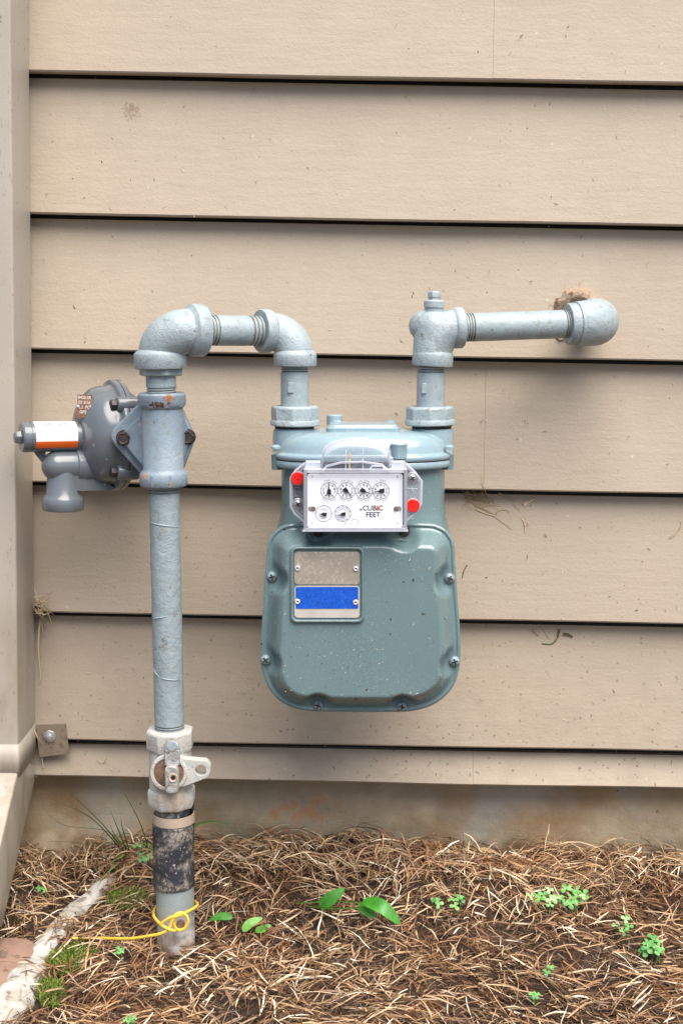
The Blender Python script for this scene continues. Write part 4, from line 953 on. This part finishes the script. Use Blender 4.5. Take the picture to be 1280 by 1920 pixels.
ab = np.stack([NR.uniform(530, 825, 110), 1300 - 270 * NR.uniform(0, 1, 110) ** 1.5], 1); ab = ab[~((ab[:, 0] > 535) & (ab[:, 0] < 692) & (ab[:, 1] < 1175))]
n = len(ab); c0 = np.array([tuple(V(a, b, YF - HD - .0003)) for a, b in ab]); th_ = NR.uniform(0, 6.28, n); D = np.stack([np.cos(th_), np.zeros(n), np.sin(th_)], 1)
tag(strands('cover_debris', c0, D, NR.uniform(.0008, .0045, n) * NR.uniform(.3, 1, n), NR.uniform(.0002, .0005, n), NR.normal(0, .4, n), np.clip(NR.choice([.02, .5, .95], n, p=[.3, .2, .5]), 0, 1), M['clip'], 3), kind='stuff')
# ------------------------------------------------------------------ leaves and blades
class Blades:
    def __init__(s): s.v = []; s.f = []; s.t = []
    def blade(s, pts, w, side, tone, fold=.15, shape=None, n=8):
        P_ = spline(pts, n) if len(pts) > 2 else [Vector(pts[0]).lerp(Vector(pts[1]), i / n) for i in range(n + 1)]; N_ = len(P_); b = len(s.v); side = Vector(side).normalized()
        for i, p in enumerate(P_):
            t_ = i / (N_ - 1); q_ = (shape or (lambda t: min(1, t * 6 + .3) * (1 - t ** 2.2)))(t_) * w
            T = (P_[min(i + 1, N_ - 1)] - P_[max(i - 1, 0)]).normalized(); sd_ = (side - T * side.dot(T)).normalized(); nn_ = T.cross(sd_)
            s.v += [p + sd_ * q_ + nn_ * q_ * fold, p, p - sd_ * q_ + nn_ * q_ * fold]
            s.t += [tone + .06, tone - .08, tone + .06]
        for i in range(N_ - 1):
            k_ = b + i * 3; s.f += [(k_, k_ + 1, k_ + 4, k_ + 3), (k_ + 1, k_ + 2, k_ + 5, k_ + 4)]
    def build(s, name, m, org, parent=None):
        o0 = ORG[parent.name] if parent else Vector(org)
        me = bpy.data.meshes.new(name); me.from_pydata([tuple(Vector(v) - o0) for v in s.v], [], s.f); me.materials.append(m)
        at = me.attributes.new('tone', 'FLOAT', 'POINT'); at.data.foreach_set('value', s.t); me.shade_smooth()
        o = bpy.data.objects.new(name, me); COL.objects.link(o)
        if parent: o.parent = parent
        else: o.location = o0
        ORG[o.name] = o0; return o
def GU(px, py, up=0): g = G(px, py); return g
def above(px, py, h_):                 # a point h_ above the soil whose picture is at px, py
    a, b = -1.3, 0.
    for _ in range(40):
        y = (a + b) / 2; p = V(px, py, y)
        if p.z > float(gz(p.x, y)) + h_: a = y
        else: b = y
    return V(px, py, y)
oval = lambda t: math.sin(math.pi * min(1, max(0, t)) ** .8) ** .75 + .02
def leafy(label, stems, leaves, org):
    t_ = thing('leafy_weed', label, 'weed', above(*org, .004))
    st = Blades()
    for P_ in stems: st.blade([above(a, b, h_) for a, b, h_ in P_], .0011, (0, -.5, 1), .8, fold=.6, shape=lambda t: 1)
    st.build('stem', M['leaf'], None, t_)
    for pts, w, tone in leaves:
        lf = Blades(); P_ = [above(a, b, h_) for a, b, h_ in pts]; T = (P_[-1] - P_[0]).normalized(); lf.blade(P_, w, T.cross(Vector((0, -.75, .66))), tone, fold=-.3, shape=oval, n=7); lf.build('leaf', M['leaf'], None, t_)
leafy('weed with two broad glossy green leaves on a long stem, under the meter', [[(556, 1693, .018), (610, 1690, .024), (660, 1691, .026), (690, 1693, .026)], [(575, 1698, .020), (620, 1703, .022), (680, 1702, .022)]],
      [([(600, 1703, .018), (620, 1686, .028), (646, 1667, .034)], .0075, .3), ([(680, 1690, .026), (716, 1702, .032), (750, 1734, .020)], .0078, .5), ([(676, 1693, .018), (688, 1708, .016), (704, 1720, .012)], .007, .3)], (620, 1700))
leafy('small weed with narrow pale green leaves right of the riser pipe', [[(440, 1732, .008), (470, 1735, .010), (492, 1738, .008)]],
      [([(436, 1722, .012), (415, 1719, .014), (393, 1726, .010)], .0045, .35), ([(455, 1747, .010), (470, 1732, .014), (492, 1722, .014)], .005, .8), ([(478, 1746, .008), (496, 1742, .010), (508, 1735, .012)], .004, .7)], (450, 1735))
def clover(label, cx, cy, rx, ry, n, seed, size=5.5, pale=0.):
    rs = random.Random(seed); bl = Blades(); base_ = G(cx, cy + 4)
    for i in range(n):
        a = rs.uniform(0, 6.28); q_ = rs.random() ** .5; c = above(cx + rx * q_ * math.cos(a), cy + ry * q_ * math.sin(a), .008 + .010 * rs.random()); tone = rs.uniform(.1, .75) + pale * rs.random()
        g = Vector((c.x + rs.uniform(-.004, .004), c.y + .003, float(gz(c.x, c.y)) - .002)); bl.blade([g, (g + c) / 2 + Vector((.001, 0, 0)), c], .0004, (1, 0, 0), tone, n=2, shape=lambda t: 1)
        a0 = rs.uniform(0, 120); nrm = Vector((rs.uniform(-.35, .35), -.6 + rs.uniform(-.3, .3), 1)).normalized(); e1 = nrm.cross(Vector((1, .2, 0))).normalized(); e2 = nrm.cross(e1); r_ = size / 1800 * rs.uniform(.7, 1.25)
        for k_ in range(3):
            d_ = e1 * math.cos(R(a0 + 120 * k_)) + e2 * math.sin(R(a0 + 120 * k_)); bl.blade([c, c + d_ * r_ * .9 + nrm * r_ * .12, c + d_ * r_ * 1.7 - nrm * r_ * .1], r_ * .72, nrm.cross(d_), tone + rs.uniform(-.1, .1), fold=.2, n=3, shape=lambda t: min(1, .25 + t * 1.3) * (1 - max(0, t - .75) * 2.4))
    o = bl.build('clover_plant', M['clover'], base_); tag(o, label, 'weed', 'small clover plants growing through the straw')
clover('widest clover patch, pale green, right of the meter in the straw', 1046, 1681, 52, 17, 24, 1, 6, .4)
clover('clover sprig just right of the broad leaved weed', 840, 1690, 26, 12, 8, 2, 6)
clover('small pale clover sprig left of the clover nearest the right edge', 1166, 1733, 14, 16, 6, 3, 5, .3)
clover('bright green clover plant nearest the right edge of the photo', 1226, 1777, 22, 17, 12, 4, 6.5)
clover('clover seedling at the foundation left of the dark wrapped pipe', 268, 1598, 18, 20, 8, 5, 5.5)
clover('tiny clover sprout low in the straw, below and left of the right edge clover', 1030, 1822, 9, 7, 3, 6, 4.5)
clover('tiny clover sprout under the rightmost end of the straw pile near the bottom', 1004, 1868, 10, 5, 4, 7, 4)
clover('tiny clover sprout at the bottom edge left of the riser pipe', 243, 1911, 12, 5, 4, 8, 4.5)
clover('tiny clover sprout just below the yellow wire', 228, 1786, 10, 5, 4, 9, 4.5)
clover('tiny clover sprout between the downspout and the riser pipe', 76, 1668, 8, 6, 3, 10, 4.5)
# grass tuft
gb = G(236, 1596); gt = thing('grass_tuft', 'tuft of long thin grass blades against the foundation beside the riser pipe', 'grass', gb)
bset = [([(232, 1594), (170, 1535), (98, 1500)], 0.00275, .5, -.02), ([(236, 1596), (190, 1545), (116, 1474)], 0.00252, .2, -.03), ([(234, 1594), (200, 1560), (120, 1548), (72, 1512)], 0.00184, .7, -.02), ([(228, 1590), (218, 1550), (206, 1518)], 0.00230, .5, -.05),
        ([(236, 1592), (229, 1555), (226, 1530)], 0.00207, .3, -.05), ([(232, 1592), (212, 1562), (205, 1543)], 0.00184, .6, -.06), ([(278, 1592), (262, 1545), (238, 1498), (221, 1476)], 0.00207, .25, -.035), ([(226, 1592), (150, 1582), (78, 1578)], 0.00184, .7, -.04), ([(240, 1598), (225, 1610), (160, 1640)], 0.00184, .6, -.08), ([(238, 1598), (200, 1640), (180, 1668)], 0.00230, .7, -.09)]
for pts, w, tone, y in bset:
    b_ = Blades(); P_ = [V(a, c, y + (-.03 * i / len(pts))) if i or True else 0 for i, (a, c) in enumerate(pts)]; P_[0] = gb + Vector((random.uniform(-.006, .006), 0, -.004)) if pts[0][0] < 270 else G(278, 1596)
    b_.blade(P_, w, (.3, -.8, .3), tone, fold=.4); b_.build('blade', M['grass'], None, gt)
b_ = Blades(); b_.blade([V(352, 1560, -.05), V(370, 1546, -.06), V(402, 1541, -.07), V(438, 1548, -.08)], 0.00252, (0, -.5, 1), .85, fold=.3); b_.blade([G(362, 1600), V(356, 1580, -.05), V(352, 1560, -.05)], 0.00207, (1, 0, 0), .4)
tag(b_.build('grass_sprig', M['grass'], G(362, 1600)), 'single pale grass blade bending out right of the plastic band', 'grass')
# moss
def moss(label, cx, cy, rx, ry, n):
    c0 = np.array([[*G(cx + rx * q_ * math.cos(a), cy + ry * q_ * math.sin(a))] for a, q_ in zip(NR.uniform(0, 6.28, n), NR.uniform(0, 1, n) ** .6)])
    c0[:, 2] += NR.uniform(0, .004, n)
    th_ = NR.uniform(0, 6.28, n); ph = NR.uniform(.2, 1.3, n); D = np.stack([np.cos(th_) * np.cos(ph), np.sin(th_) * np.cos(ph), np.sin(ph)], 1)
    o = strands('moss_patch', c0, D, NR.uniform(.003, .010, n), NR.uniform(.0003, .0008, n), NR.normal(0, .3, n), np.clip(NR.normal(.5, .25, n), 0, 1), M['moss'], 3); tag(o, kind='stuff')
moss('', 118, 1812, 30, 22, 1500); moss('', 240, 1692, 42, 20, 1100); moss('', 95, 1868, 26, 26, 1200); moss('', 300, 1600, 30, 10, 200); moss('', 150, 1790, 30, 14, 500)

# ------------------------------------------------------------------ clippings and cobweb bits stuck to the siding
def ysurf(z):
    for i in range(len(zr) - 1):
        if zr[i] <= z < zr[i + 1]:
            if i == 0: return -.0178 + .0103 * (z - zr[i]) / (zr[i + 1] - .006 - zr[i])
            return -.0218 + .0206 * (z - zr[i]) / (zr[i + 1] - .006 - zr[i])
    return -.002
n = 620; px_ = NR.uniform(70, 1290, n); py_ = 1455 - (1455 - 20) * NR.uniform(0, 1, n) ** 1.7
c0 = []
for a, b in zip(px_, py_):
    p = V(a, b, -.012); c0.append((p.x, ysurf(p.z) - .0006, p.z))
c0 = np.array(c0); th_ = NR.uniform(0, 6.28, n); D = np.stack([np.cos(th_), NR.uniform(-.25, -.02, n), np.sin(th_)], 1); D /= np.linalg.norm(D, axis=1, keepdims=True)
tag(strands('siding_debris', c0, D, NR.uniform(.001, .0075, n) * NR.uniform(.3, 1, n), NR.uniform(.00025, .0006, n), NR.normal(0, .5, n), np.clip(NR.choice([.05, .3, .55, .95], n, p=[.25, .1, .35, .3]) + NR.normal(0, .05, n), 0, 1), M['clip'], 3), kind='stuff')
def wisp(label, sets, org):
    b_ = Blades()
    for pts, w, tone in sets:
        P_ = []
        for i, (a, c, *o_) in enumerate(pts): p = V(a, c, -.014); P_.append(Vector((p.x, ysurf(p.z) - .001 - (o_[0] if o_ else 0), p.z)))
        b_.blade(P_, w * 1.5, (.4, 0, 1), tone, fold=.6, shape=lambda t: 1 - .6 * t)
    p = V(*org, -.015); o = b_.build('dried_clippings', M['clip'], p); tag(o, label, 'clippings', 'dried grass stuck on the siding')
rs = random.Random(4)
hair = [([(875 + rs.uniform(-10, 40), 922 + rs.uniform(0, 8)), (880 + rs.uniform(-10, 50), 940 + rs.uniform(-6, 10)), (890 + rs.uniform(-20, 50), 950 + rs.uniform(-10, 12))], .00018, rs.uniform(.4, .9)) for _ in range(26)]
wisp('tangle of dried grass and cobweb hanging under a board right of the meter', [([(874, 924), (888, 945), (912, 958), (930, 968)], .0007, .6), ([(896, 957), (915, 965), (930, 970), (962, 994)], .0007, .9), ([(930, 968), (935, 960), (948, 957), (957, 962)], .0006, .8), ([(937, 927), (952, 934), (967, 942)], .0007, .75), ([(919, 946), (932, 949), (942, 951)], .0004, .9), ([(965, 948), (978, 960)], .0004, .85), ([(903, 890), (905, 912), (915, 932)], .0005, .9)] + hair, (905, 928))
wisp('pale chip of straw on the siding right of the cobweb tangle', [([(983, 948), (994, 942), (1007, 936)], .0016, .95)], (995, 942))
wisp('thin dry stalk with a knot on the siding below the cobweb tangle', [([(983, 974), (986, 985), (986, 1000)], .0010, .95), ([(987, 984), (989, 990)], .0016, .8)], (985, 987))
wisp('green and brown grass scrap under the lowest full boards', [([(1051, 1184), (1046, 1202), (1035, 1211), (1017, 1210)], .0010, .3), ([(1018, 1176), (1026, 1190), (1033, 1202)], .0007, .85), ([(1000, 1184), (1012, 1196)], .0008, .6)], (1030, 1195))
wisp('short brown twig on the siding beside the green scrap', [([(1058, 1192), (1068, 1194), (1076, 1198)], .0012, .1)], (1067, 1195))
wisp('curved dark grass scrap on the siding right of the meter cover', [([(876, 1060), (869, 1072), (866, 1084)], .0007, .25)], (871, 1072))
wisp('fine pale stalk lying on the siding near the right edge', [([(1256, 1009), (1268, 1003), (1278, 988), (1279, 978)], .0006, .8)], (1268, 1000))
tuft = [([(68 + rs.uniform(0, 8), 1135 + rs.uniform(-6, 8), .006), (78 + rs.uniform(-6, 12), 1125 + rs.uniform(-18, 18), .018), (84 + rs.uniform(-16, 22), 1135 + rs.uniform(-38, 34), .012)], .0008, rs.uniform(.75, 1)) for _ in range(22)]
wisp('pale tuft of dried grass caught between the downspout and the siding', tuft + [([(80, 1140, .012), (77, 1165, .010), (81, 1190, .006)], .0010, .8), ([(76, 1160, .012), (73, 1210, .008), (78, 1275, .003)], .0008, .95), ([(66, 1160, .006), (62, 1150, .008), (66, 1118, .01), (62, 1100, .01)], .0006, .9)], (75, 1130))
wisp('pale curled grass strand hanging over the downspout bracket', [([(70, 1358, .012), (78, 1372, .014), (83, 1395, .014), (82, 1420, .01), (86, 1444, .004)], .0005, .95)], (80, 1400))
